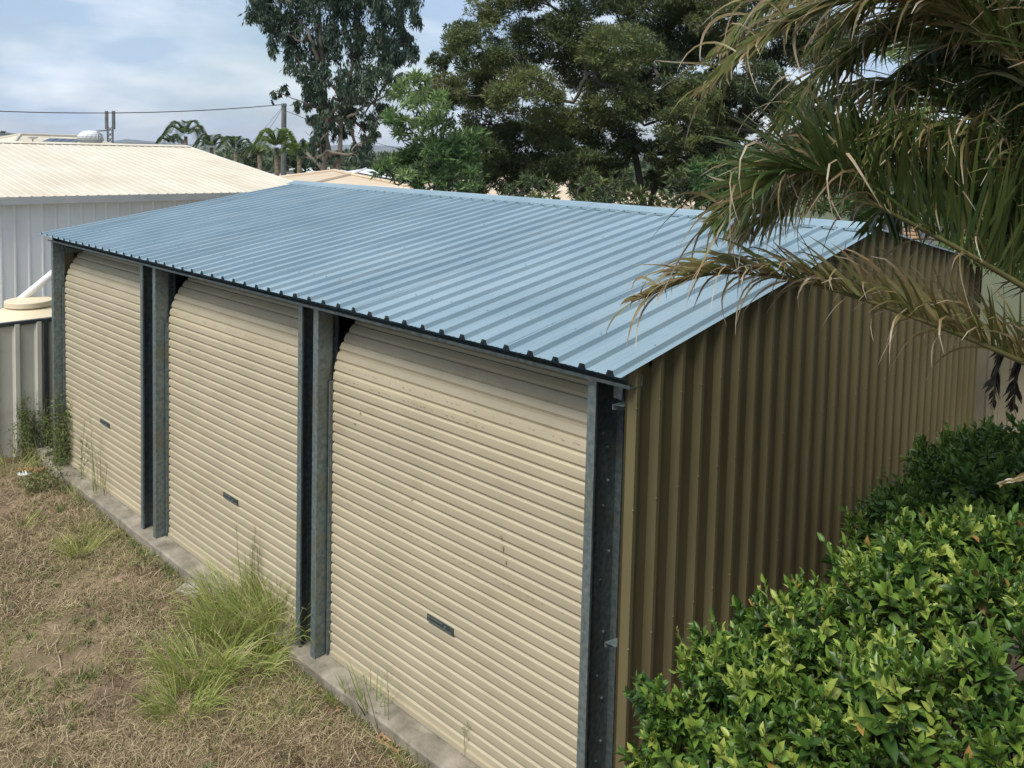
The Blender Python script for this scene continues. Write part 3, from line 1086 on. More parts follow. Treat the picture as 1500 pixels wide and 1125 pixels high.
# bird
_e = at(-500, 120, 30)
bp_ = ptop.lerp(_e, .026) - Vector((0, 0, .75 * 4 * .026 * .974 + .0))
m = MB()
V, Fc = tube([bp_ + Vector((0, 0, .02)) + R_ * .10, bp_ + Vector((0, 0, .07)) + R_ * .03, bp_ + Vector((0, 0, .16)) - R_ * .02, bp_ + Vector((0, 0, .23)) - R_ * .04, bp_ + Vector((0, 0, .27)) - R_ * .07, bp_ + Vector((0, 0, .265)) - R_ * .13],
             [.02, .06, .075, .05, .045, .006], 8)
m.add(V, Fc)
tag(m.build('bird', M['bird'], smooth=True), 'small dark bird perched on the overhead wire', 'bird')

# parked white vehicle glimpsed under the dark tree
cp = at(990, 300, 41)
car = empty('parked_car', (cp.x, cp.y, GZ), 'white parked car glimpsed between the dark trunks', 'car')
cu = Vector((R_.x, R_.y, 0)).normalized()
cv = Vector((-cu.y, cu.x, 0))


def cpt(u, v, z):
    return Vector((cp.x, cp.y, GZ)) + cu * u + cv * v + Vector((0, 0, z))


m = MB()
sil = [(-2.2, .35), (2.2, .35), (2.25, .75), (2.1, .95), (1.1, 1.05), (.55, 1.55), (-1.7, 1.62), (-2.15, 1.05)]
m.prism([cpt(u, -.85, z) for u, z in sil], cv * 1.7)
m.build('body', M['white_paint'], car)
for u0, u1 in ((-1.75, -.65), (-.55, .65)):
    m = MB()
    m.prism([cpt(u0, -.856, 1.02), cpt(u1 + .25, -.856, 1.02), cpt(u1 - .1, -.856, 1.48), cpt(u0, -.856, 1.48)], -cv * .008)
    m.build('window', M['glass'], car)
for u in (-1.35, 1.4):
    for v in (-.82, .82):
        m = MB()
        m.tube([cpt(u, v - .1, .33), cpt(u, v + .1, .33)], .33, 18)
        m.build('wheel', M['tyre'], car)

# grey boarded outbuilding behind the ridge, orange light painted into its louvre colour
ob = at(1322, 350, 17)
obx = empty('board_shed', (ob.x, ob.y, GZ), 'grey boarded outbuilding with orange-lit louvre just above the garage ridge', 'shed')
bu = Vector((R_.x, R_.y, 0)).normalized()
bv = Vector((F_.x, F_.y, 0)).normalized()
zt = at(1322, 322, 17).z
for i in range(15):
    m = MB()
    m.obox(Vector((ob.x, ob.y, (GZ + zt) / 2)) + bu * (-.3 + i * .105), bu * .098, bv * .03, (0, 0, zt - GZ + random.uniform(-.02, .02)))
    m.build('board', M['grey_timber'], obx)
m = MB()
m.obox(Vector((ob.x, ob.y, (GZ + zt) / 2)) + bu * .5 + bv * 1.0, bu * 1.55, bv * 1.9, (0, 0, zt - GZ - .05))
m.build('shed_box', M['grey_timber'], obx)
for i in range(5):
    m = MB()
    z = at(1332, 331 + i * 5.2, 17).z
    m.obox(Vector((ob.x, ob.y, z)) + bu * .16 - bv * .03, bu * .31, bv * .03 + Vector((0, 0, .02)), (0, 0, .04))
    m.build('louvre_blade', M['louvre'], obx)

# distant hills
for (pxs, label, dist) in (([(140, 211), (170, 206), (185, 203.5), (215, 206.5), (260, 211), (330, 213)], 'low blue hill on the horizon above the cream roof', 4200),
                           ([(430, 217), (500, 212), (560, 213), (620, 217), (700, 221)], 'faint flat range on the horizon behind the gum trunks', 4600)):
    V, Fc = [], []
    P = [at(a, b, dist) for a, b in pxs]
    for q in P:
        back = Vector((F_.x, F_.y, 0)) * 500
        V += [(q.x, q.y, -5), tuple(q), tuple(Vector((q.x, q.y, -5)) + back)]
    for i in range(len(P) - 1):
        Fc += [(3 * i, 3 * i + 3, 3 * i + 4, 3 * i + 1), (3 * i + 1, 3 * i + 4, 3 * i + 5, 3 * i + 2)]
    tag(link('hill', mesh_data('hill', V, Fc, M['hill'], True)), label, kind='structure')


# ------------------------------------------------------------------ trees
def limb_mesh(mb, pts, r0, r1, n=7, m=9, wob=0.0):
    P = spline(pts, m)
    P = [p + Vector(RNG.normal(size=3)) * wob if 0 < i < m - 1 else p for i, p in enumerate(P)]
    mb.tube(P, [r0 + (r1 - r0) * (i / (m - 1)) ** .8 for i in range(m)], n)


def finish_crown(name, parts, material, parent):
    V = np.concatenate([p[0] for p in parts])
    off, Fs = 0, []
    for p in parts:
        Fs.append(p[1] + off)
        off += len(p[0])
    T = np.concatenate([p[2] for p in parts])
    o = link(name, mesh_data(name, V, np.concatenate(Fs), material, False, T), parent)
    return o


def blob_tree(name, label, base, blobs, trunk_mat, leaf_material, n_clump, n_leaf, L, W, trunk_r, style='tuft', fork=.45, extra_trunks=(), tint=(0.1, .7), flat=.75, cat='tree', group=None):
    """blobs: (centre, radius). Clumps fill each blob, leaves fill each clump; limbs reach every blob."""
    base = Vector(base)
    t = empty(name, base, label, cat, group)
    mb = MB()
    cz = sum(b[0].z for b in blobs) / len(blobs)
    cc = Vector((sum(b[0].x for b in blobs) / len(blobs), sum(b[0].y for b in blobs) / len(blobs), cz))
    forkp = base.lerp(cc, fork)
    limb_mesh(mb, [base - Vector((0, 0, .2)), base.lerp(forkp, .5) + Vector(RNG.normal(size=3)) * .12, forkp], trunk_r, trunk_r * .72, 9, 7)
    for (b0, b1, r) in extra_trunks:
        limb_mesh(mb, [b0, Vector(b0).lerp(Vector(b1), .5) + Vector(RNG.normal(size=3)) * .25, b1], r, r * .4, 8, 9, .04)
    parts = []
    nodes = [(forkp, 0.0, trunk_r * .55)]
    for (b0, b1, r) in extra_trunks:
        nodes.append((Vector(b1), .3, r * .5))
    for c, r in sorted(blobs, key=lambda b: (b[0] - forkp).length):
        q, dq, rq = min(nodes, key=lambda nd: (c - nd[0]).length + .25 * nd[1])
        mid = q.lerp(c, .5) + Vector(RNG.normal(size=3)) * r * .4 + Vector((0, 0, -.1 * r))
        limb_mesh(mb, [q, mid, c], rq, max(rq * .6, .012), 6, 8, r * .05)
        nodes.append((c, dq + (c - q).length, max(rq * .6, .012)))
        for k in range(5):
            e = c + Vector(rand_dirs(1)[0]) * r * .85
            limb_mesh(mb, [mid.lerp(c, random.uniform(.3, 1)), c.lerp(e, .5) + Vector(RNG.normal(size=3)) * r * .12, e], trunk_r * .09, trunk_r * .02, 4, 5, r * .03)
        nc = max(3, int(n_clump * r * r))
        d = rand_dirs(nc)
        rad = r * RNG.uniform(.25, 1.0, nc) ** .45
        cen = np.array(c) + d * rad[:, None] * np.array([1, 1, flat])
        bt = RNG.uniform(*tint)
        for q in range(nc):
            k = int(n_leaf * RNG.uniform(.6, 1.4))
            ct = np.clip(bt + RNG.normal() * .13, 0, 1)
            if style == 'tuft':
                cr_ = r * RNG.uniform(.13, .26)
                ld = rand_dirs(k)
                pos = cen[q] + ld * (cr_ * RNG.uniform(0, 1, k) ** .5)[:, None] * np.array([1.25, 1.25, .65])
                dr = norm(ld * .8 + rand_dirs(k) * .7 + np.array([0, 0, .25]))
                nr = rand_dirs(k) + np.array([0, 0, .6])
            else:            # weeping strands
                hang = RNG.uniform(.35, 1.0) * r * .75
                u = RNG.uniform(0, 1, k)
                pos = cen[q] + np.stack([RNG.normal(size=k) * .075 * r * (1 + u * .3), RNG.normal(size=k) * .075 * r * (1 + u * .3), -u * hang], -1)
                dr = norm(RNG.normal(size=(k, 3)) * .38 + np.array([0, 0, -1.0]))
                nr = rand_dirs(k)
            parts.append(leaves(pos, dr, nr, L * RNG.uniform(.6, 1.3, k), W * RNG.uniform(.7, 1.3, k), np.clip(ct + RNG.normal(size=k) * .12, 0, 1)))
    mb.build('trunk', trunk_mat, t, smooth=True)
    finish_crown('crown', parts, leaf_material, t)
    return t


def PB(lst, d, jd=1.0):
    return [(at(x, y, d + random.uniform(-jd, jd)), r * d / FPX) for x, y, r in lst]


# gum tree with weeping foliage
GD = 33
gb = [(430, -40, 52), (400, 12, 42), (470, 0, 48), (520, -30, 60), (570, -20, 52), (588, 15, 32), (420, 50, 34), (455, 60, 46), (500, 50, 44), (548, 55, 46), (585, 60, 34),
      (446, 95, 28), (474, 110, 38), (520, 105, 40), (565, 110, 36), (462, 145, 28), (487, 155, 34), (530, 150, 34), (560, 160, 24), (468, 188, 20), (466, 212, 14),
      (474, 200, 16), (415, 128, 11), (406, 134, 9), (535, 190, 22), (545, 178, 16), (460, 172, 16), (500, -70, 70), (575, -60, 48), (430, -90, 60), (395, -10, 30), (385, 5, 22), (596, -5, 22), (520, 215, 16), (588, 45, 20), (575, 95, 26)]
g1, g2 = at(478, 300, GD), at(499, 300, GD)
blob_tree('gum_tree', 'tall gum tree with twin trunks and dark weeping foliage', (g1.x, g1.y, GZ), PB([(x_, y_, r_ * .9) for x_, y_, r_ in gb] + [(456, 200, 15), (450, 224, 13), (464, 232, 12), (474, 178, 24), (500, 192, 18), (532, 205, 18), (482, 222, 13), (548, 185, 16), (520, 225, 12), (446, 150, 14)], GD, 1.3), M['gum_bark'], M['gum'], 31, 62, .22, .055, .20, 'weep', .42,
          extra_trunks=[((g1.x, g1.y, GZ), at(468, 20, GD), .17), ((g2.x, g2.y, GZ), at(500, 170, GD), .18), (at(500, 170, GD), at(525, 40, GD), .11), (at(500, 175, GD), at(545, 150, GD), .08),
                        (at(480, 230, GD), at(505, 150, GD), .14), (at(468, 90, GD), at(440, 30, GD), .10)], tint=(.1, .6))

# big dark fine-leaved tree behind the garage
BD = 16.5
bb = [(718, 8, 34), (765, -20, 50), (678, 52, 26), (646, 96, 20), (700, 70, 46), (650, 130, 30), (690, 130, 45), (740, 110, 50), (790, 60, 55), (770, 140, 50), (720, 180, 45), (700, 225, 42),
      (760, 210, 50), (810, 190, 48), (850, 40, 50), (860, 100, 55), (905, 75, 52), (960, 20, 55), (900, -20, 55), (1010, -10, 60), (950, 90, 50), (1000, 60, 48), (900, 150, 52), (860, 180, 44),
      (945, 150, 40), (1000, 130, 40), (1040, 70, 45), (840, 235, 45), (890, 225, 40), (790, 255, 38), (740, 262, 36), (1050, 20, 50), (1090, -20, 60), (1130, 60, 50), (1100, 120, 44),
      (930, 205, 34), (1010, 195, 30), (850, 275, 26), (900, 270, 26), (1060, 190, 34), (1150, 150, 45), (1200, 60, 60), (1180, -40, 60), (830, -50, 60), (690, 275, 26), (1130, 230, 40), (985, 250, 22), (1210, 250, 50), (1260, 300, 34), (1120, 300, 30), (1015, 150, 40), (1055, 130, 40), (1050, 230, 34), (990, 165, 30), (960, 265, 20), (880, 290, 18), (1010, 280, 18), (1000, 190, 40), (1042, 212, 36), (1078, 172, 40), (1030, 152, 36), (1010, 235, 30), (1065, 245, 30), (965, 225, 26)]
tb = at(985, 300, BD)
t2 = at(955, 300, BD + .5)
t3 = at(1022, 300, BD + .8)
blob_tree('dark_tree', 'large dark spreading tree with fine olive foliage behind the garage', (tb.x, tb.y, GZ), PB(bb, BD, 1.2), M['bark'], M['wattle'], 165, 100, .095, .021, .17, 'tuft', .5,
          extra_trunks=[((t2.x, t2.y, GZ), at(925, 200, BD), .15), ((t3.x, t3.y, GZ), at(1060, 190, BD), .11), (at(985, 190, BD), at(930, 130, BD - .5), .11), (at(930, 130, BD - .5), at(860, 110, BD - 1), .08)], tint=(.05, .8))

# lighter leafy tree at its left foot
FD = 15.0
fb = [(600, 135, 30), (622, 160, 34), (640, 195, 38), (600, 190, 24), (580, 172, 18), (572, 180, 14), (660, 230, 40), (620, 235, 34), (585, 245, 26), (565, 248, 16), (640, 270, 30), (680, 260, 32), (600, 265, 22), (612, 118, 18), (690, 210, 30), (655, 150, 24)]
fbz = at(650, 300, FD)
blob_tree('leafy_tree', 'fresh green leafy tree at the left foot of the dark tree', (fbz.x, fbz.y, GZ), PB(fb, FD, .6), M['bark'], M['fresh'], 150, 26, .15, .036, .09, 'tuft', .35, tint=(.15, .75))

# bushes behind the back fence, seen through the palm
for lab, lst, d_, mt_, tn in (('yellow green bush behind the palm fronds', [(1330, 190, 50), (1400, 120, 60), (1470, 60, 60), (1440, 220, 60), (1500, 160, 60), (1380, 280, 45), (1480, 330, 55), (1420, 370, 40), (1330, 60, 50), (1540, 260, 60)], 9.6, 'fresh', (.4, .95)),
                         ('low dark scrub growing under the dark tree', [(760, 285, 22), (800, 288, 22), (845, 290, 22), (890, 290, 22), (930, 288, 24), (965, 292, 20), (1010, 288, 24), (1040, 292, 22), (870, 268, 22), (1000, 262, 20), (910, 262, 18), (780, 268, 20)], 13.6, 'wattle', (.0, .6)),
                         ('dark green bush just beyond the garage ridge', [(1040, 255, 36), (1090, 270, 34), (1150, 280, 36), (1210, 290, 34), (1265, 300, 30), (1180, 240, 36), (1110, 235, 30), (1240, 260, 34), (1060, 285, 26)], 13.2, 'fresh', (.0, .45))):
    q = at(lst[0][0], 300, d_)
    blob_tree('garden_bush', lab, (q.x, q.y, GZ), PB(lst, d_, .5), M['bark'], M[mt_], 190, 24, .12, .03, .05, 'tuft', .3, tint=tn, cat='bush')

# distant bush line and single far trees
for i, (x, y, r, d, lab) in enumerate([(3, 199, 9, 60, 'dark tree crown at the far left edge of the skyline'), (365, 225, 14, 58, 'round green bush left of the power pole'),
                                       (430, 232, 16, 50, 'green bush right of the power pole'), (460, 236, 14, 48, 'green bush at the foot of the gum tree')]):
    c = at(x, y, d)
    blob_tree('distant_tree', lab, (c.x, c.y, GZ), [(c, r * d / FPX), (c + Vector((.2, .3, -r * .8 * d / FPX)), r * .9 * d / FPX)], M['bark'], M['bush_far'], 60, 26, .20, .09, .12, 'tuft', .6)
parts = []
for k in range(420):
    d = RNG.uniform(110, 420)
    x = RNG.uniform(330, 1500)
    c = at(x, 0, d)
    c.z = GZ + RNG.uniform(.3, 1.2)
    kk = 60
    ld = rand_dirs(kk)
    rr = RNG.uniform(2, 4)
    parts.append(leaves(np.array(c) + ld * rr * np.array([1, 1, .6]), rand_dirs(kk), rand_dirs(kk) + np.array([0, 0, .5]), 1.5, .9, np.clip(RNG.normal(size=kk) * .2 + .4, 0, 1)))
V = np.concatenate([p[0] for p in parts])
Fs = np.concatenate([p[1] + i * 240 for i, p in enumerate(parts)])
tag(link('far_woodland', mesh_data('far_woodland', V, Fs, M['bush_far'], False, np.concatenate([p[2] for p in parts]))), 'belt of distant trees along the horizon', 'trees', kind='stuff')


# ------------------------------------------------------------------ palms
def leaflet(base, d0, L, W, droop, curl, side, t0, t1, seg=5, kink=None):
    """strip with gravity droop; returns V, F, tint"""
    V, T = [], []
    p = Vector(base)
    d = Vector(d0).normalized()
    for j in range(seg + 1):
        u = j / seg
        w = W * (0.55 + 1.2 * u if u < .35 else (1.02 - .95 * ((u - .35) / .65) ** 1.4)) * .5
        s = d.cross(side)
        s = s.normalized() if s.length > 1e-5 else Vector((1, 0, 0))
        s = (s + side * curl * u).normalized()
        V += [p + s * w, p - s * w]
        T += [t0 + (t1 - t0) * u ** 2.2] * 2
        p = p + d * (L / seg)
        d = (d + Vector((0, 0, -droop * (.25 + 1.5 * u))) + (kink * u if kink else Vector((0, 0, 0)))).normalized()
    Fc = [(2 * j, 2 * j + 1, 2 * j + 3, 2 * j + 2) for j in range(seg)]
    return V, Fc, T


def make_frond(parent, ctrl, n, Lmax, W, up, fwd, out, droop, material, rach_mat, dry=.3, start=.12, r0=.018, single=False, both=True, curlp=.3, tbase=(.0, .35), bare=0.0, hang=0.0, strays=0):
    P = spline(ctrl, n)
    m = MB()
    m.tube(P, [r0 * (1 - .85 * i / (n - 1)) + .0015 for i in range(n)], 6)
    fr = m.build('frond', rach_mat, parent, smooth=True)
    AV, AF, AT = [], [], []
    for i in range(int(n * start), n):
        u = i / (n - 1)
        t = (P[min(i + 1, n - 1)] - P[max(i - 1, 0)]).normalized()
        sd = t.cross(Vector((0, 0, 1)))
        sd = sd.normalized() if sd.length > 1e-4 else R_.copy()
        upv = sd.cross(t)
        for s in ((-1, 1) if both else (1,)):
            if random.random() < bare:
                continue
            L = Lmax * (math.sin(math.pi * min(1, (u * .86 + .14))) ** .55) * random.uniform(.75, 1.12)
            L = max(L, Lmax * .22)
            d = t * (fwd * (.8 + .9 * u)) + sd * (s * out * random.uniform(.7, 1.3)) + upv * (up * (1 - hang * u) * random.uniform(.7, 1.3)) + Vector(RNG.normal(size=3)) * .11
            b0 = random.uniform(*tbase)
            isdry = random.random() < dry
            b1 = random.uniform(.75, 1.0) if isdry else b0 + random.uniform(0, .25)
            if isdry and random.random() < .45:
                b0 = random.uniform(.4, .7)
            dr = droop * random.uniform(.5, 1.6) * (1.7 if isdry else 1)
            kink = Vector(RNG.normal(size=3)) * (.35 if isdry else .07)
            V, Fc, T = leaflet(P[i], d, L, W * random.uniform(.7, 1.2), dr, curlp * random.uniform(-1, 1), sd * s if random.random() < .5 else upv, b0, b1, 6, kink)
            if single and SINGLE[0] > 0:
                SINGLE[0] -= 1
                b = MB()
                b.add(V, Fc).build('leaflet', material, fr, tint=T)
            else:
                o = len(AV)
                AV += V
                AF += [tuple(q + o for q in f) for f in Fc]
                AT += T
    for k in range(strays):          # loose withered leaflets, curled and bleached
        i = random.randint(int(n * max(start, .35)), n - 1)
        t = (P[min(i + 1, n - 1)] - P[max(i - 1, 0)]).normalized()
        sd = t.cross(Vector((0, 0, 1))).normalized()
        d = t * .6 + sd * random.uniform(-.8, .8) + Vector((0, 0, random.uniform(-.3, .9)))
        V, Fc, T = leaflet(P[i], d, Lmax * random.uniform(.5, 1.05), W * random.uniform(.45, .9), random.uniform(.35, .8), random.uniform(-1.2, 1.2), sd if random.random() < .5 else Vector(rand_dirs(1)[0]),
                           random.uniform(.55, .8), random.uniform(.85, 1.0), 8, Vector(RNG.normal(size=3)) * .45)
        o = len(AV)
        AV += V
        AF += [tuple(q + o for q in f) for f in Fc]
        AT += T
    if AV:
        tag(link('leaflets', mesh_data('leaflets', AV, AF, material, False, AT), fr), kind='stuff')
    return fr


M['rachis'] = mat('palm rachis', (0.10, 0.10, 0.035), (0.17, 0.15, 0.06), scale=6, rough=0.6)
SINGLE = [290]
pc = at(1712, 640, 4.05)
palm = empty('palm_tree', (pc.x, pc.y, GZ), 'feathery palm with drying arched fronds at the right edge', 'palm')
m = MB()
m.tube([(pc.x + .1, pc.y, GZ - .1), (pc.x + .05, pc.y, 1.2), (pc.x, pc.y, pc.z - .1), (pc.x, pc.y, pc.z + .25)], [.17, .14, .15, .07], 14)
m.build('trunk', M['palm_bark'], palm, smooth=True)


def ctl(lst, d):
    return [pc] + [at(x, y, d if len(q) == 0 else q[0]) for x, y, *q in lst]


# lower drying frond across the gable
make_frond(palm, ctl([(1600, 575), (1500, 531), (1400, 488), (1260, 437), (1150, 408), (1040, 402), (935, 438)], 3.95), 150, .46, .017, .85, .75, .36, .17, M['palm'], M['rachis'], dry=.6, single=True, tbase=(.40, .72), start=.2, hang=.55, strays=70)
# main middle frond with upright leaflets
make_frond(palm, ctl([(1600, 482), (1500, 420), (1400, 362), (1290, 303), (1210, 255), (1130, 258), (1050, 320)], 3.85), 200, .66, .019, 1.05, .30, .24, .05, M['palm'], M['rachis'], dry=.22, tbase=(.0, .30), start=.2, hang=1.15, strays=45)
make_frond(palm, ctl([(1610, 470), (1500, 385), (1410, 320), (1320, 262), (1250, 225), (1180, 230)], 4.0), 160, .60, .019, 1.0, .30, .3, .06, M['palm'], M['rachis'], dry=.25, tbase=(.0, .35), start=.2, hang=.9, strays=10)
# hanging drying fronds behind it
for pts, d_, n_, dry_, tb_ in (
        ([(1600, 380), (1480, 210), (1360, 130), (1260, 130), (1180, 190), (1120, 270), (1075, 340)], 4.2, 150, .6, (.25, .7)),
        ([(1620, 440), (1500, 320), (1390, 240), (1290, 205), (1220, 225), (1150, 290), (1090, 340)], 4.1, 150, .65, (.35, .75)),
        ([(1620, 300), (1500, 140), (1390, 60), (1280, 55), (1200, 110), (1140, 180)], 4.25, 150, .45, (.1, .55)),
        ([(1640, 420), (1550, 290), (1450, 210), (1350, 180), (1280, 205), (1240, 260)], 3.95, 140, .45, (.15, .6))):
    make_frond(palm, ctl(pts, d_), n_, .55, .017, -.05, .5, .6, .15, M['palm'], M['rachis'], dry=dry_ * .8, tbase=(tb_[0] * .7, tb_[1] * .9), strays=22)
# upper left fronds
make_frond(palm, ctl([(1620, 330), (1520, 130), (1420, 30), (1310, -5), (1210, 10), (1120, 55), (1040, 120)], 3.75), 170, .54, .019, .1, .85, .65, .13, M['palm'], M['rachis'], dry=.5, tbase=(.25, .65), strays=26)
make_frond(palm, ctl([(1640, 300), (1560, 60), (1450, -60), (1320, -90), (1220, -50), (1120, 5), (1045, 75)], 4.3), 170, .56, .020, -.1, .7, .65, .15, M['palm'], M['rachis'], dry=.5, tbase=(.2, .6), strays=12)
make_frond(palm, ctl([(1640, 320), (1550, 110), (1460, 10), (1360, -30), (1270, 0), (1190, 70)], 4.0), 160, .58, .018, -.1, .5, .6, .15, M['palm'], M['rachis'], dry=.35, tbase=(.1, .5), strays=16)
make_frond(palm, ctl([(1640, 360), (1560, 180), (1480, 80), (1390, 20), (1310, 30), (1240, 90)], 4.15), 160, .58, .018, -.1, .5, .6, .15, M['palm'], M['rachis'], dry=.35, tbase=(.1, .5), strays=16)
# inner fronds, upper right
for pts, d_ in (([(1650, 300), (1580, 90), (1500, -50), (1400, -110), (1300, -90)], 3.7), ([(1670, 400), (1600, 230), (1520, 120), (1430, 70), (1350, 80), (1290, 150)], 4.3),
                ([(1690, 350), (1660, 150), (1620, 0), (1560, -90), (1480, -120)], 3.9), ([(1660, 480), (1590, 360), (1510, 290), (1430, 260), (1340, 270), (1270, 330)], 4.5),
                ([(1680, 300), (1610, 60), (1540, -20), (1460, -10), (1390, 50)], 4.0), ([(1690, 420), (1620, 200), (1560, 110), (1490, 90), (1420, 150)], 4.15),
                ([(1690, 450), (1640, 300), (1580, 220), (1520, 210), (1460, 260)], 4.2)):
    make_frond(palm, ctl(pts, d_), 140, .64, .022, -.3, .30, .6, .12, M['palm'], M['rachis'], dry=.14, tbase=(.0, .32), strays=4)
# rear fronds with yellow back-light painted into their leaflet colour
make_frond(palm, ctl([(1650, 420, 4.8), (1560, 260, 5.0), (1470, 150, 5.2), (1400, 60, 5.3), (1350, -30, 5.3)], 5), 120, .5, .022, .2, .6, .8, .08, M['palm_backlit'], M['rachis'], dry=.0, tbase=(.1, .9))
make_frond(palm, ctl([(1640, 480, 4.8), (1550, 380, 5.0), (1470, 300, 5.2), (1390, 220, 5.3), (1310, 190, 5.3)], 5), 120, .5, .022, .3, .6, .8, .08, M['palm_backlit'], M['rachis'], dry=.0, tbase=(.1, .9))
make_frond(palm, ctl([(1680, 560, 4.8), (1590, 480, 5.0), (1500, 420, 5.1), (1430, 350, 5.2), (1370, 290, 5.2)], 5), 110, .42, .020, .3, .6, .8, .08, M['palm_backlit'], M['rachis'], dry=.0, tbase=(.0, .6))
# dead drooping frond ends
make_frond(palm, ctl([(1600, 520, 4.6), (1530, 490, 4.9), (1485, 500, 5.0), (1462, 540, 5.05), (1455, 590, 5.05)], 5), 60, .20, .022, .1, .7, .7, .10, M['palm_dead'], M['rachis'], dry=.2, start=.55, tbase=(.0, .5))
make_frond(palm, ctl([(1600, 500, 4.6), (1550, 480, 4.9), (1510, 500, 5.0), (1490, 550, 5.05), (1485, 600, 5.05)], 5), 60, .20, .022, .1, .7, .7, .10, M['palm_dead'], M['rachis'], dry=.2, start=.55, tbase=(.0, .5))
make_frond(palm, ctl([(1650, 600, 3.9), (1590, 650, 3.8), (1530, 690, 3.7), (1470, 708, 3.7)], 3.7), 40, .14, .02, .2, .8, .4, .05, M['palm'], M['rachis'], dry=1.0, start=.6, tbase=(.7, .95))


def far_palm(label, px, py, d, h, n_fr, fl, material, group='distant palms'):
    fl *= .82
    c = at(px, py, d)
    t = empty('distant_palm', (c.x, c.y, GZ), label, 'palm', group)
    m = MB()
    m.tube([(c.x, c.y, GZ), (c.x + .1, c.y, c.z * .5), (c.x, c.y, c.z)], [.16, .12, .10], 8)
    m.build('trunk', M['palm_bark'], t, smooth=True)
    AV, AF, AT = [], [], []
    for k in range(n_fr):
        a = 2 * math.pi * k / n_fr + random.uniform(-.3, .3)
        el = random.uniform(.3, 1.35)
        o = Vector((math.cos(a), math.sin(a), 0))
        P = spline([c, c + o * fl * .35 * math.cos(el) + Vector((0, 0, fl * .50 * math.sin(el))), c + o * fl * .72 * math.cos(el * .85) + Vector((0, 0, fl * .68 * math.sin(el))),
                    c + o * fl * math.cos(el * .7) + Vector((0, 0, fl * (.55 * math.sin(el) - .28)))], 22)
        for i in range(3, 22):
            tt = (P[min(i + 1, 21)] - P[i - 1]).normalized()
            sd = tt.cross(Vector((0, 0, 1))).normalized()
            for s in (-1, 1):
                V, Fc, T = leaflet(P[i], tt * .7 + sd * s * .9 + Vector((0, 0, .15)), fl * .26, .05, .14, .2, sd, random.uniform(0, .6), random.uniform(.2, 1), 3)
                q0 = len(AV)
                AV += V
                AF += [tuple(q + q0 for q in f) for f in Fc]
                AT += T
    link('crown', mesh_data('crown', AV, AF, material, False, AT), t)
    return t


far_palm('tallest dark palm above the end of the cream roof', 272, 200, 46, 4, 15, 1.6, M['palm_far'])
far_palm('dark palm just right of the tallest far palm', 310, 216, 46, 4, 13, 1.3, M['palm_far'])
far_palm('small dark palm at the left of the palm row', 250, 212, 48, 4, 11, 1.1, M['palm_far'])
far_palm('grey green palm halfway to the power pole', 345, 222, 44, 4, 14, 1.4, M['palm_far'])
far_palm('small palm close left of the power pole', 380, 228, 42, 4, 12, 1.0, M['palm_far'])
far_palm('bright yellow green palm beside the power pole', 405, 216, 38, 4, 18, 1.5, M['palm_lime'])
far_palm('bright low palm right of the power pole', 438, 226, 38, 4, 16, 1.1, M['palm_lime'])


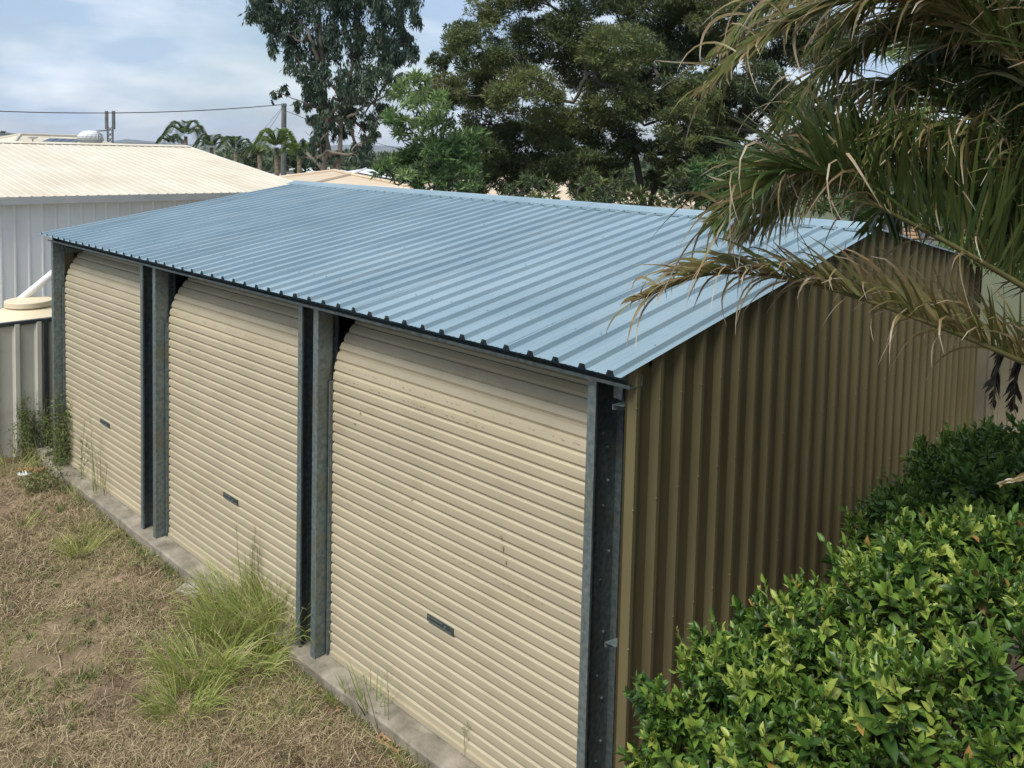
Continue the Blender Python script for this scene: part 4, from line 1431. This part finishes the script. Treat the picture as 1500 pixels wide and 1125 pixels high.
# ------------------------------------------------------------------ shrubs beside the gable
def shrub(name, label, blobs, material, n_sprig, Lf, tint, single_n, cat='shrub'):
    base = Vector((sum(b[0].x for b in blobs) / len(blobs), sum(b[0].y for b in blobs) / len(blobs), GZ))
    t = empty(name, base, label, cat)
    mb = MB()
    pos, dr, nr, LL, tt = [], [], [], [], []
    tot = sum(b[1] ** 2 for b in blobs)
    lumps = []
    for c, r in blobs:
        lumps.append((c, r * .70))
        for k in range(8):
            dd = Vector(rand_dirs(1)[0])
            dd.z = abs(dd.z) * .9 + .1
            lumps.append((c + dd.normalized() * r * random.uniform(.60, .95), r * random.uniform(.22, .42)))
    blobs = lumps
    tot = sum(b[1] ** 2 for b in blobs)
    cents = np.array([tuple(b[0]) for b in blobs])
    rads = np.array([b[1] for b in blobs])
    for c, r in blobs:
        if r > .15: limb_mesh(mb, [base + Vector((random.uniform(-.1, .1), random.uniform(-.1, .1), -.1)), base.lerp(c, .6) + Vector((0, 0, -.15)), c], .03, .010, 6, 7, .01)
        ns = int(n_sprig * r * r / tot)
        bt = random.uniform(-.08, .08)
        for k in range(ns):
            d = rand_dirs(1)[0]
            if d[2] < -.35:
                d[2] = -d[2] * .6
            d = norm(d)
            deep = random.random() < .35
            q = np.array(c) + d * r * (random.uniform(.5, .82) if deep else random.uniform(.82, 1.13))
            dist = np.linalg.norm(cents - q, axis=1) / rads
            if dist.min() < (.5 if deep else .80):
                continue
            ax = norm(d * .8 + np.array([0, 0, .75]) + RNG.normal(size=3) * .25)
            st = random.uniform(.05, .11)
            if random.random() < .5:
                mb.tube([Vector(q - ax * st * 1.6), Vector(q), Vector(q + ax * st)], [.004, .003, .0015], 4)
            nl = random.randint(8, 15)
            szs = random.uniform(.65, 1.2)
            ref = norm(np.cross(ax, RNG.normal(size=3)))
            ref2 = np.cross(ax, ref)
            ct = np.clip(random.uniform(*tint) + bt, 0, 1)
            for j in range(nl):
                u = j / (nl - 1)
                a = j * math.pi / 2 * 1.04 + (0 if j % 2 else math.pi) + random.uniform(-.4, .4)
                o = ref * math.cos(a) + ref2 * math.sin(a)
                open_ = 1.25 - .95 * u
                pos.append(q + ax * st * (u * 1.7 - .9))
                dr.append(norm(o * open_ + ax * (.35 + .75 * u) + RNG.normal(size=3) * .15))
                nr.append(norm(ax * 1.0 - o * .2 + RNG.normal(size=3) * .2))
                LL.append(Lf * szs * random.uniform(.6, 1.15) * (1.0 - .35 * u))
                tt.append(1.0 if random.random() < .008 else np.clip(ct + .28 * (u - .5) + random.uniform(-.12, .12), 0, .94))
    mb.build('stem', M['stem'], t, smooth=True)
    pos, dr, nr, LL, tt = map(np.array, (pos, dr, nr, LL, tt))
    s = norm(np.cross(dr, nr))
    nn = np.cross(s, dr)
    cd = np.linalg.norm(pos - np.array(CAM), axis=1)
    uv = pos - np.array(CAM)
    zz = uv @ np.array(F_)
    px = 750 + FPX * (uv @ np.array(R_)) / zz
    py = 299.58 - FPX * (uv @ np.array(U_)) / zz
    vis = (px > 880) & (px < 1500) & (py < 1125)
    # those that show largest: near the camera and on the camera's side of the crown
    score = np.where(vis, LL / zz, 0)
    order = np.argsort(-score)[:single_n]
    mask = np.zeros(len(pos), bool)
    mask[order] = True
    V, Fc, T = leaves(pos[~mask], dr[~mask], nr[~mask], LL[~mask], LL[~mask] * .5, tt[~mask], T_LEAF)
    tag(link('foliage', mesh_data('foliage', V, Fc, material, True, T), t), kind='stuff')
    variants = []
    for k in range(8):
        v0, f0, t0 = leaves([(0, 0, 0)], [(1, 0, 0)], np.array([(0, 0, 1.)]), 1.0, .5, [min(k / 7, .95) if k < 7 else 1.0], T_LEAF)
        variants.append(mesh_data('leaf', v0, f0, material, True, t0))
    bs = Vector(t.location)
    for i in order:
        o = bpy.data.objects.new('leaf', variants[7 if tt[i] > .97 else min(6, int(round(tt[i] * 7)))])
        COL.objects.link(o)
        o.parent = t
        mw = Matrix(((dr[i][0], s[i][0], nn[i][0]), (dr[i][1], s[i][1], nn[i][1]), (dr[i][2], s[i][2], nn[i][2]))).to_4x4()
        o.matrix_basis = Matrix.Translation(Vector(pos[i]) - bs) @ mw @ Matrix.Scale(float(LL[i]), 4)
    return t


def SB(lst):
    return [(at(x, y, d), r * d / FPX) for x, y, d, r in lst]


front = [(1010, 1110, 3.85, 85), (1085, 1010, 4.0, 82), (1160, 1100, 3.55, 110), (1195, 950, 4.2, 80), (1260, 1030, 3.6, 110), (1330, 920, 3.9, 100), (1380, 1080, 3.2, 130), (1290, 860, 4.4, 60),
         (1120, 955, 4.25, 50), (1040, 985, 4.2, 48), (1480, 960, 3.5, 120), (1500, 1120, 3.0, 130), (1250, 1150, 3.3, 110), (1120, 1180, 3.6, 110), (980, 1170, 3.9, 60), (1400, 850, 4.1, 80), (1490, 860, 3.9, 75), (1250, 900, 4.5, 50)]
shrub('leafy_shrub', 'bright glossy green shrub in the lower right foreground', SB(front), M['shrub'], 2700, .088, (.0, .95), 290)
back = [(1330, 800, 5.1, 72), (1410, 740, 5.3, 78), (1475, 730, 5.2, 80), (1385, 710, 5.7, 52), (1290, 800, 5.2, 45), (1440, 820, 4.8, 90), (1350, 870, 4.9, 80), (1520, 790, 4.8, 90), (1440, 700, 5.9, 58), (1355, 745, 5.5, 48), (1490, 690, 5.4, 60), (1395, 672, 5.9, 34), (1300, 770, 5.4, 34)]
shrub('leafy_shrub', 'darker green shrub farther along the khaki wall', SB(back), M['shrub_dark'], 1900, .086, (.3, 1.0), 290)

# cut grey branch stub standing against the khaki wall
sp = at(1254, 790, 5.75)
m = MB()
limb_mesh(m, [sp + Vector((0, 0, -.5)), sp, sp + Vector((.02, .02, .14))], .020, .024, 7, 6, .003)
m.tube([sp + Vector((.02, .02, .12)), sp + Vector((.045, .035, .19))], [.014, .006], 6)
tag(m.build('cut_branch', M['twig']), 'grey broken branch stub against the khaki wall', 'branch')


# ------------------------------------------------------------------ yard: dry grass, tufts, weeds, rubble
def tuft_mesh(c, n, L, W, spread, lean, tint, droop=.12, seg=5, seeds=0):
    AV, AF, AT = [], [], []
    c = Vector(c)
    for i in range(n):
        a = random.uniform(0, 2 * math.pi)
        rr = spread * math.sqrt(random.random())
        b = c + Vector((rr * math.cos(a), rr * math.sin(a), 0))
        b.z = float(ground_z(b.x, b.y)) - .01 if b.y < .1 else b.z
        d = Vector((math.cos(a) * lean * random.uniform(.2, 1.2), math.sin(a) * lean * random.uniform(.2, 1.2), 1)) + Vector(RNG.normal(size=3)) * .12
        t0 = random.uniform(*tint)
        side = Vector((math.cos(a + 1.57), math.sin(a + 1.57), 0)) if random.random() < .6 else Vector(rand_dirs(1)[0])
        V, Fc, T = leaflet(b, d, L * random.uniform(.4, 1.15), W * random.uniform(.6, 1.2), droop * random.uniform(.4, 2.2), .3, side, t0, min(1, t0 + random.uniform(0, .4)), seg)
        o = len(AV)
        AV += V
        AF += [tuple(q + o for q in f) for f in Fc]
        AT += T
    return AV, AF, AT


def add_top(name, V, Fc, T, material, label, cat, group=None):
    V = np.array([tuple(v) for v in V])
    c = np.array([(V[:, 0].min() + V[:, 0].max()) / 2, (V[:, 1].min() + V[:, 1].max()) / 2, V[:, 2].min()])
    o = link(name, mesh_data(name, V - c, Fc, material, False, T), None, Vector(c))
    return tag(o, label, cat, group)


def on_ground(px, py, z=GZ):
    d = (F_ + R_ * ((px - 750) / FPX) - U_ * ((py - 299.58) / FPX))
    t = (z - CAM.z) / d.z
    return CAM + d * t


def tuft(px, py, n, L, W, spread, lean, tint, label, droop=.12, material='grass', name='grass_tuft', cat='grass'):
    V, Fc, T = tuft_mesh(on_ground(px, py), n, L, W, spread, lean, tint, droop)
    return add_top(name, V, Fc, T, M[material], label, cat)


# the long green tussock against the slab: several clumps grown together
AV, AF, AT = [], [], []
for (x, y, n, L, sp_, ln) in [(345, 925, 230, .60, .16, .7), (385, 915, 190, .62, .13, .55), (300, 985, 170, .48, .16, .8), (410, 945, 150, .60, .10, .5), (270, 1040, 130, .38, .12, .8), (405, 905, 120, .66, .08, .4), (360, 985, 120, .4, .14, .9), (330, 880, 80, .5, .1, .6)]:
    V, Fc, T = tuft_mesh(on_ground(x, y), int(n * 2.2), L, .008, sp_ * 1.7, ln * 1.35, (.2, 1.0), .26)
    o = len(AV)
    AV += V
    AF += [tuple(q + o for q in f) for f in Fc]
    AT += T
add_top('grass_tussock', AV, AF, AT, M['grass'], 'large green tussock of long grass leaning against the slab', 'grass')
tuft(118, 812, 120, .34, .008, .12, .9, (.4, .9), 'yellow green grass tuft on the dry yard at left', .16)
tuft(545, 1050, 26, .42, .009, .05, .4, (.0, .5), 'upright green grass tuft on the slab edge before the near door', .05)
tuft(520, 1035, 24, .30, .008, .06, .6, (.1, .6), 'short green grass tuft beside the pink paver', .1)
tuft(225, 800, 26, .16, .010, .05, .8, (.0, .4), 'little green tuft at the foot of the double post', .15)
tuft(612, 1120, 60, .14, .008, .12, .9, (.1, .7), 'low green grass patch at the bottom beside the slab', .15)
tuft(330, 862, 34, .20, .008, .10, .8, (.1, .7), 'small green tuft beside the grey stone', .12)
tuft(30, 775, 50, .20, .007, .1, .9, (.6, 1.0), 'pale dry tuft at the left edge of the yard', .12)
tuft(215, 893, 40, .06, .009, .05, 1.2, (.0, .4), 'tiny flat green weed on the bare soil', .1, 'weed', 'weed')
tuft(108, 1010, 80, .10, .010, .12, 1.2, (.0, .5), 'low dark green weed patch near the pale stick', .1, 'weed', 'weed')
tuft(75, 1060, 90, .10, .010, .18, 1.2, (.0, .6), 'low green weed patch at lower left', .1, 'weed', 'weed')
tuft(430, 900, 60, .5, .009, .07, .45, (.2, .7), 'green grass clump between the middle posts', .1)
tuft(20, 690, 90, .30, .008, .25, .8, (.4, 1.0), 'dry grass clump below the side fence', .14)
tuft(130, 735, 70, .40, .006, .18, .6, (.6, 1.0), 'dry straw tuft before the farthest door', .1)


def stalks(px, py, n, h, spread, label, lean=.15, seed=True, material='weed', z=GZ, leafy=0):
    """tall thin seeding stems"""
    AV, AF, AT = [], [], []
    c = on_ground(px, py, z)
    for i in range(n):
        a = random.uniform(0, 6.28)
        b = c + Vector((math.cos(a), math.sin(a), 0)) * spread * math.sqrt(random.random())
        hh = h * random.uniform(.6, 1.1)
        e = b + Vector((random.uniform(-1, 1) * lean * hh, random.uniform(-1, .3) * lean * hh, hh))
        P = spline([b, b.lerp(e, .5) + Vector(RNG.normal(size=3)) * .02 * hh, e], 7)
        V, Fc = tube(P, [.0035, .0032, .003, .0026, .0022, .0018, .0012], 4)
        o = len(AV)
        AV += V
        AF += [tuple(q + o for q in f) for f in Fc]
        AT += [random.uniform(.5, 1)] * len(V)
        pts = []
        if seed:
            for k in range(16):
                q = P[5].lerp(P[6], random.random() * 1.0) if random.random() < .7 else P[4].lerp(P[6], random.random())
                pts.append((np.array(q) + RNG.normal(size=3) * .014, .020, .007, random.uniform(.5, 1)))
        for k in range(leafy):
            u = random.uniform(.1, .95)
            q = P[int(u * 6)]
            pts.append((np.array(q) + RNG.normal(size=3) * .035, .05, .016, random.uniform(0, .8)))
        if pts:
            k = len(pts)
            V, F2, T2 = leaves(np.array([q[0] for q in pts]), rand_dirs(k) + np.array([0, 0, .5]), rand_dirs(k), np.array([q[1] for q in pts]), np.array([q[2] for q in pts]), [q[3] for q in pts])
            o = len(AV)
            AV += [Vector(v) for v in V]
            AF += [tuple(int(q) + o for q in f) for f in F2]
            AT += list(T2)
    return add_top('weed', AV, AF, AT, M[material], label, 'weed')


stalks(100, 690, 30, 1.05, .17, 'tall bushy weed standing before the far corner post', .12, True, leafy=60)
stalks(52, 668, 30, .85, .25, 'leafy weed growing along the fence beside the corner', .14, True, leafy=60)
stalks(8, 660, 36, .8, .34, 'leafy weed growing along the fence at the left edge', .16, True, leafy=60)
stalks(158, 720, 10, 1.0, .14, 'thin tall seeding grass before the farthest door', .16, True)
stalks(150, 735, 11, .75, .16, 'shorter seeding stems before the farthest door', .2, True)
stalks(375, 905, 9, .85, .07, 'dark seeding stems rising from the long tussock', .12, True)
stalks(560, 1075, 3, .42, .05, 'thin seeding stems on the slab edge before the near door', .25, True)
stalks(683, 1118, 2, .30, .015, 'lone seed head weed at the bottom of the near door', .06, True, z=-.05)
stalks(140, 705, 16, .8, .22, 'straw coloured seeding weeds along the slab before the farthest door', .2, True, leafy=12)
stalks(70, 720, 14, .5, .25, 'low leafy weed between the orange paver and the corner post', .3, True, leafy=36)
stalks(30, 700, 22, .6, .4, 'dry bending stems at the left edge of the yard', .5, False)
for x, y, lab in ((505, 1030, 'fine green weed left of the upright tuft'), (590, 1100, 'fine green weed right of the cored brick'), (640, 1122, 'fine green weed at the bottom of the slab edge')):
    tuft(x, y, 70, .16, .007, .10, .8, (.0, .6), lab, .12)
# strappy plant by the back fence
bp0 = at(1462, 655, 8.5)
AV, AF, AT = [], [], []
for k in range(60):
    a = random.uniform(0, 6.28)
    V, Fc, T = leaflet(bp0 + Vector((random.uniform(-.12, .12), random.uniform(-.1, .1), -.15)), Vector((math.cos(a) * .6, math.sin(a) * .6, 1)), random.uniform(.3, .62), .018, .16, .2, Vector((math.cos(a + 1.57), math.sin(a + 1.57), 0)), random.uniform(0, .5), random.uniform(.3, .8), 5)
    o = len(AV)
    AV += V
    AF += [tuple(q + o for q in f) for f in Fc]
    AT += T
for k in range(8):
    q = bp0 + Vector((random.uniform(-.08, .08), random.uniform(-.05, .05), -.15))
    V, Fc = tube([(q.x, q.y, GZ), q], [.012, .008], 5)
    o = len(AV)
    AV += [Vector(v) for v in V]
    AF += [tuple(i + o for i in f) for f in Fc]
    AT += [.5] * len(V)
add_top('strappy_plant', AV, AF, AT, M['weed'], 'strappy green plant against the cream back fence', 'plant')

# dry straw covering the yard
N = 260000
px_ = RNG.uniform(-12.5, 0.4, N)
py_ = -0.085 - RNG.uniform(0, 1, N) ** 1.15 * 4.2
keep = np.ones(N, bool)
px_, py_ = px_[keep], py_[keep]
uvx = np.stack([px_, py_, np.full(N, GZ)], -1) - np.array(CAM)
zz = uvx @ np.array(F_)
sx = 750 + FPX * (uvx @ np.array(R_)) / np.maximum(zz, .1)
sy = 299.58 - FPX * (uvx @ np.array(U_)) / np.maximum(zz, .1)
k_ = (zz > .5) & (sx > -250) & (sx < 800) & (sy < 1330)
px_, py_ = px_[k_], py_[k_]
dens = .5 + .5 * np.sin(px_ * 2.3 + np.sin(py_ * 3.1) * 1.6) * np.cos(py_ * 2.7 + px_ * .8)
bare = np.sin(px_ * 1.9 + 2.2 * np.sin(py_ * 1.6 + .5)) * np.sin(py_ * 2.6 + px_ * .5 + 1) > .55
k_ = RNG.uniform(0, 1, len(px_)) < (.25 + .75 * dens) * np.where(bare, .22, 1)
px_, py_, dens = px_[k_], py_[k_], dens[k_]
n = len(px_)
pos = np.stack([px_, py_, ground_z(px_, py_) - .003], -1)
ang = RNG.uniform(0, 2 * np.pi, n)
tilt = RNG.uniform(.02, .9, n) ** 1.5
dr = np.stack([np.cos(ang), np.sin(ang), tilt], -1)
nr = np.stack([RNG.normal(size=n) * .4, RNG.normal(size=n) * .4, np.ones(n)], -1)
green = (np.sin(px_ * 2.1 + 2) * np.cos(py_ * 2.9 + 1) > .15) & (RNG.uniform(0, 1, n) < .45)
low = np.sin(px_ * 3.7 + 1.2 * np.sin(py_ * 5.2)) * np.cos(py_ * 4.4 - px_ * 1.3)
tt = np.where(green, RNG.uniform(.8, 1, n), np.clip(RNG.beta(1.6, 2.0, n) * .80 + .16 * (dens - .5) + .12 * low, 0, .8))
Ls = RNG.uniform(.03, .15, n)
nc_ = 3600
ci = RNG.integers(0, n, nc_)
kk = 15
cx_ = np.repeat(px_[ci], kk) + RNG.normal(size=nc_ * kk) * .022
cy_ = np.minimum(np.repeat(py_[ci], kk) + RNG.normal(size=nc_ * kk) * .022, -.09)
pos = np.concatenate([pos, np.stack([cx_, cy_, ground_z(cx_, cy_) - .004], -1)])
dr = np.concatenate([dr, np.stack([RNG.normal(size=nc_ * kk), RNG.normal(size=nc_ * kk), np.abs(RNG.normal(size=nc_ * kk)) * .8 + .35], -1)])
nr = np.concatenate([nr, np.stack([RNG.normal(size=nc_ * kk), RNG.normal(size=nc_ * kk), np.ones(nc_ * kk)], -1)])
Ls = np.concatenate([Ls, RNG.uniform(.03, .085, nc_ * kk)])
ctn = np.repeat(np.where(RNG.uniform(0, 1, nc_) < .22, RNG.uniform(.8, 1, nc_), RNG.uniform(0, .72, nc_)), kk)
tt = np.concatenate([tt, np.clip(ctn + RNG.normal(size=nc_ * kk) * .06, 0, 1)])
n = len(pos)
V, Fc, T = leaves(pos, dr, nr, Ls, RNG.uniform(.0025, .0065, n), tt, T_BLADE, 1.3)
tag(link('dry_grass', mesh_data('dry_grass', V, Fc, M['straw'], False, T)), 'dry trampled straw and dead grass covering the yard', 'grass', kind='stuff')


# scattered low green weeds, too many and small to count
PW, DW, LW, TW = [], [], [], []
spots = [(RNG.uniform(-8.9, -1.2), RNG.uniform(-.16, -.085)) for _ in range(110)] + [(RNG.uniform(-7.5, -2.0), -RNG.uniform(.2, 2.6)) for _ in range(95)]
for (x, y) in spots:
    k = RNG.integers(8, 34)
    sp_ = RNG.uniform(.02, .08)
    xx, yy = x + RNG.normal(size=k) * sp_, np.minimum(y + RNG.normal(size=k) * sp_, -.083)
    PW.append(np.stack([xx, yy, ground_z(xx, yy)], -1))
    DW.append(np.stack([RNG.normal(size=k) * .6, RNG.normal(size=k) * .6, np.abs(RNG.normal(size=k)) * .5 + .35], -1))
    LW.append(RNG.uniform(.025, .095, k) * RNG.uniform(.6, 1.3))
    TW.append(np.clip(RNG.uniform(0, .6) + RNG.normal(size=k) * .2, 0, 1))
PW, DW, LW, TW = map(np.concatenate, (PW, DW, LW, TW))
V, Fc, T = leaves(PW, DW, rand_dirs(len(PW)) * .5 + np.array([0, 0, 1.]), LW, .009, TW, T_BLADE, 1.0)
tag(link('small_weeds', mesh_data('small_weeds', V, Fc, M['weed'], False, T)), 'scattered small green weeds along the slab and yard', 'weeds', kind='stuff')


# rubble
def slab_piece(px, py, size, rot, material, name, label, cat, z=None, t=.045, tilt=0.0):
    c = on_ground(px, py)
    b = MB()
    w, l = size
    n = 8
    pts = []
    for sx_, sy_ in ((-1, -1), (0, -1.02), (1, -1), (1.03, 0), (1, 1), (0, .97), (-1, 1), (-.98, 0)):
        x, y = sx_ * w / 2 * random.uniform(.88, 1.05), sy_ * l / 2 * random.uniform(.88, 1.05)
        pts.append((c.x + x * math.cos(rot) - y * math.sin(rot), c.y + x * math.sin(rot) + y * math.cos(rot), 0))
    zt = GZ + t
    bot = [(x, y, GZ - .03) for x, y, _ in pts]
    mid = [(x, y, zt - .01 + tilt * (x - c.x)) for x, y, _ in pts]
    top = [(c.x + (x - c.x) * .93, c.y + (y - c.y) * .93, zt + tilt * (x - c.x)) for x, y, _ in pts]
    b.add(bot + mid + top, [(i, (i + 1) % n, n + (i + 1) % n, n + i) for i in range(n)] + [(n + i, n + (i + 1) % n, 2 * n + (i + 1) % n, 2 * n + i) for i in range(n)] + [tuple(range(2 * n, 3 * n))])
    return tag(b.build(name, M[material]), label, cat)


slab_piece(172, 783, (.26, .16), .3, 'terracotta', 'paver', 'orange terracotta paver piece beside the double post', 'paver', t=.02)
slab_piece(46, 692, (.34, .20), .5, 'terracotta', 'paver', 'orange paver piece at the far slab corner', 'paver', t=.05, tilt=.1)
slab_piece(34, 700, (.16, .12), .2, 'white_paint', 'rubble_piece', 'small white rubble piece beside the far orange paver', 'rubble', t=.06)
slab_piece(68, 672, (.22, .14), .1, 'stone', 'rubble_piece', 'pale broken concrete lump on the far slab corner', 'rubble', t=.13)
slab_piece(455, 1010, (.24, .20), .2, 'terracotta', 'paver', 'pinkish paver at the foot of the middle posts', 'paver', t=.02)
slab_piece(485, 1035, (.2, .16), .1, 'terracotta', 'paver', 'pinkish paver next to the grass tuft', 'paver', t=.018)
slab_piece(282, 868, (.26, .2), .5, 'stone', 'stone', 'rough pale stone left of the long tussock', 'stone', t=.06)
slab_piece(222, 818, (.42, .22), .15, 'concrete', 'concrete_piece', 'grey concrete piece sunk by the slab edge', 'concrete', t=.02)
slab_piece(340, 905, (.25, .2), .4, 'concrete', 'concrete_piece', 'small concrete piece under the tussock edge', 'concrete', t=.02)
slab_piece(425, 1029, (.03, .022), .4, 'white_paint', 'pebble', 'white pebble on the bare soil before the near door', 'pebble', t=.015)
slab_piece(398, 1068, (.022, .016), .9, 'white_paint', 'pebble', 'smaller white pebble below the other one', 'pebble', t=.012)
# cored brick; dark discs on top paint the shade inside its holes
bc = on_ground(574, 1092)
br = empty('cored_brick', (bc.x, bc.y, GZ), 'half buried orange brick with core holes by the slab', 'brick')
m = MB()
m.obox((bc.x, bc.y, GZ + .0), (.23, .03, 0), (-.014, .108, 0), (0, 0, .07))
m.build('brick_body', M['terracotta'], br)
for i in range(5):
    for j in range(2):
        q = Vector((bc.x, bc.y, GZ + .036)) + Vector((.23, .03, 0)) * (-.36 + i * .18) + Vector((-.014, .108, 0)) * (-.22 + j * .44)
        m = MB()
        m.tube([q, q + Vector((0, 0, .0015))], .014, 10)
        m.build('hole_shade_disc', M['hole_shade'], br)


def stick(pts, r, label):
    m = MB()
    P = [on_ground(x, y) + Vector((0, 0, .015 + dz)) for x, y, dz in pts]
    m.tube(spline(P, 12), [r * (1 - .6 * i / 11) for i in range(12)], 6)
    return tag(m.build('stick', M['twig'], smooth=True), label, 'stick')


stick([(92, 1002, 0), (88, 975, .02), (82, 950, .03), (98, 925, .03)], .007, 'pale forked stick lying on the dry yard')
stick([(82, 950, .03), (55, 962, .01), (35, 955, .01)], .004, 'thin pale twig meeting the forked stick')
stick([(450, 1078, 0), (475, 1062, .02), (492, 1050, .03)], .005, 'straw coloured stick on the bare soil')
stick([(180, 1015, 0), (210, 1035, .01), (230, 1050, .01)], .004, 'thin straight twig left of the tussock')
stick([(250, 930, .0), (285, 925, .02), (300, 910, .03)], .004, 'thin curved twig beside the tussock')
stick([(0, 800, .0), (40, 785, .02), (60, 765, .03)], .004, 'thin twig at the left edge of the yard')
stick([(130, 1010, .0), (150, 1040, .02), (185, 1030, .03)], .003, 'small dark twig in the low weeds')

# ------------------------------------------------------------------ haze: thin even air over the whole place
hm = bpy.data.materials.new('thin haze')
hm.use_nodes = True
hn = hm.node_tree.nodes
hn.clear()
ho = hn.new('ShaderNodeOutputMaterial')
hv_ = hn.new('ShaderNodeVolumePrincipled')
hv_.inputs['Color'].default_value = (0.80, 0.88, 1.0, 1)
hv_.inputs['Density'].default_value = 0.00016
hm.node_tree.links.new(hv_.outputs['Volume'], ho.inputs['Volume'])
hb = MB()
hb.box((-5300, -900, -8), (3100, 5300, 60))
tag(hb.build('haze', hm), 'thin pale haze over the distance', 'haze', kind='stuff')
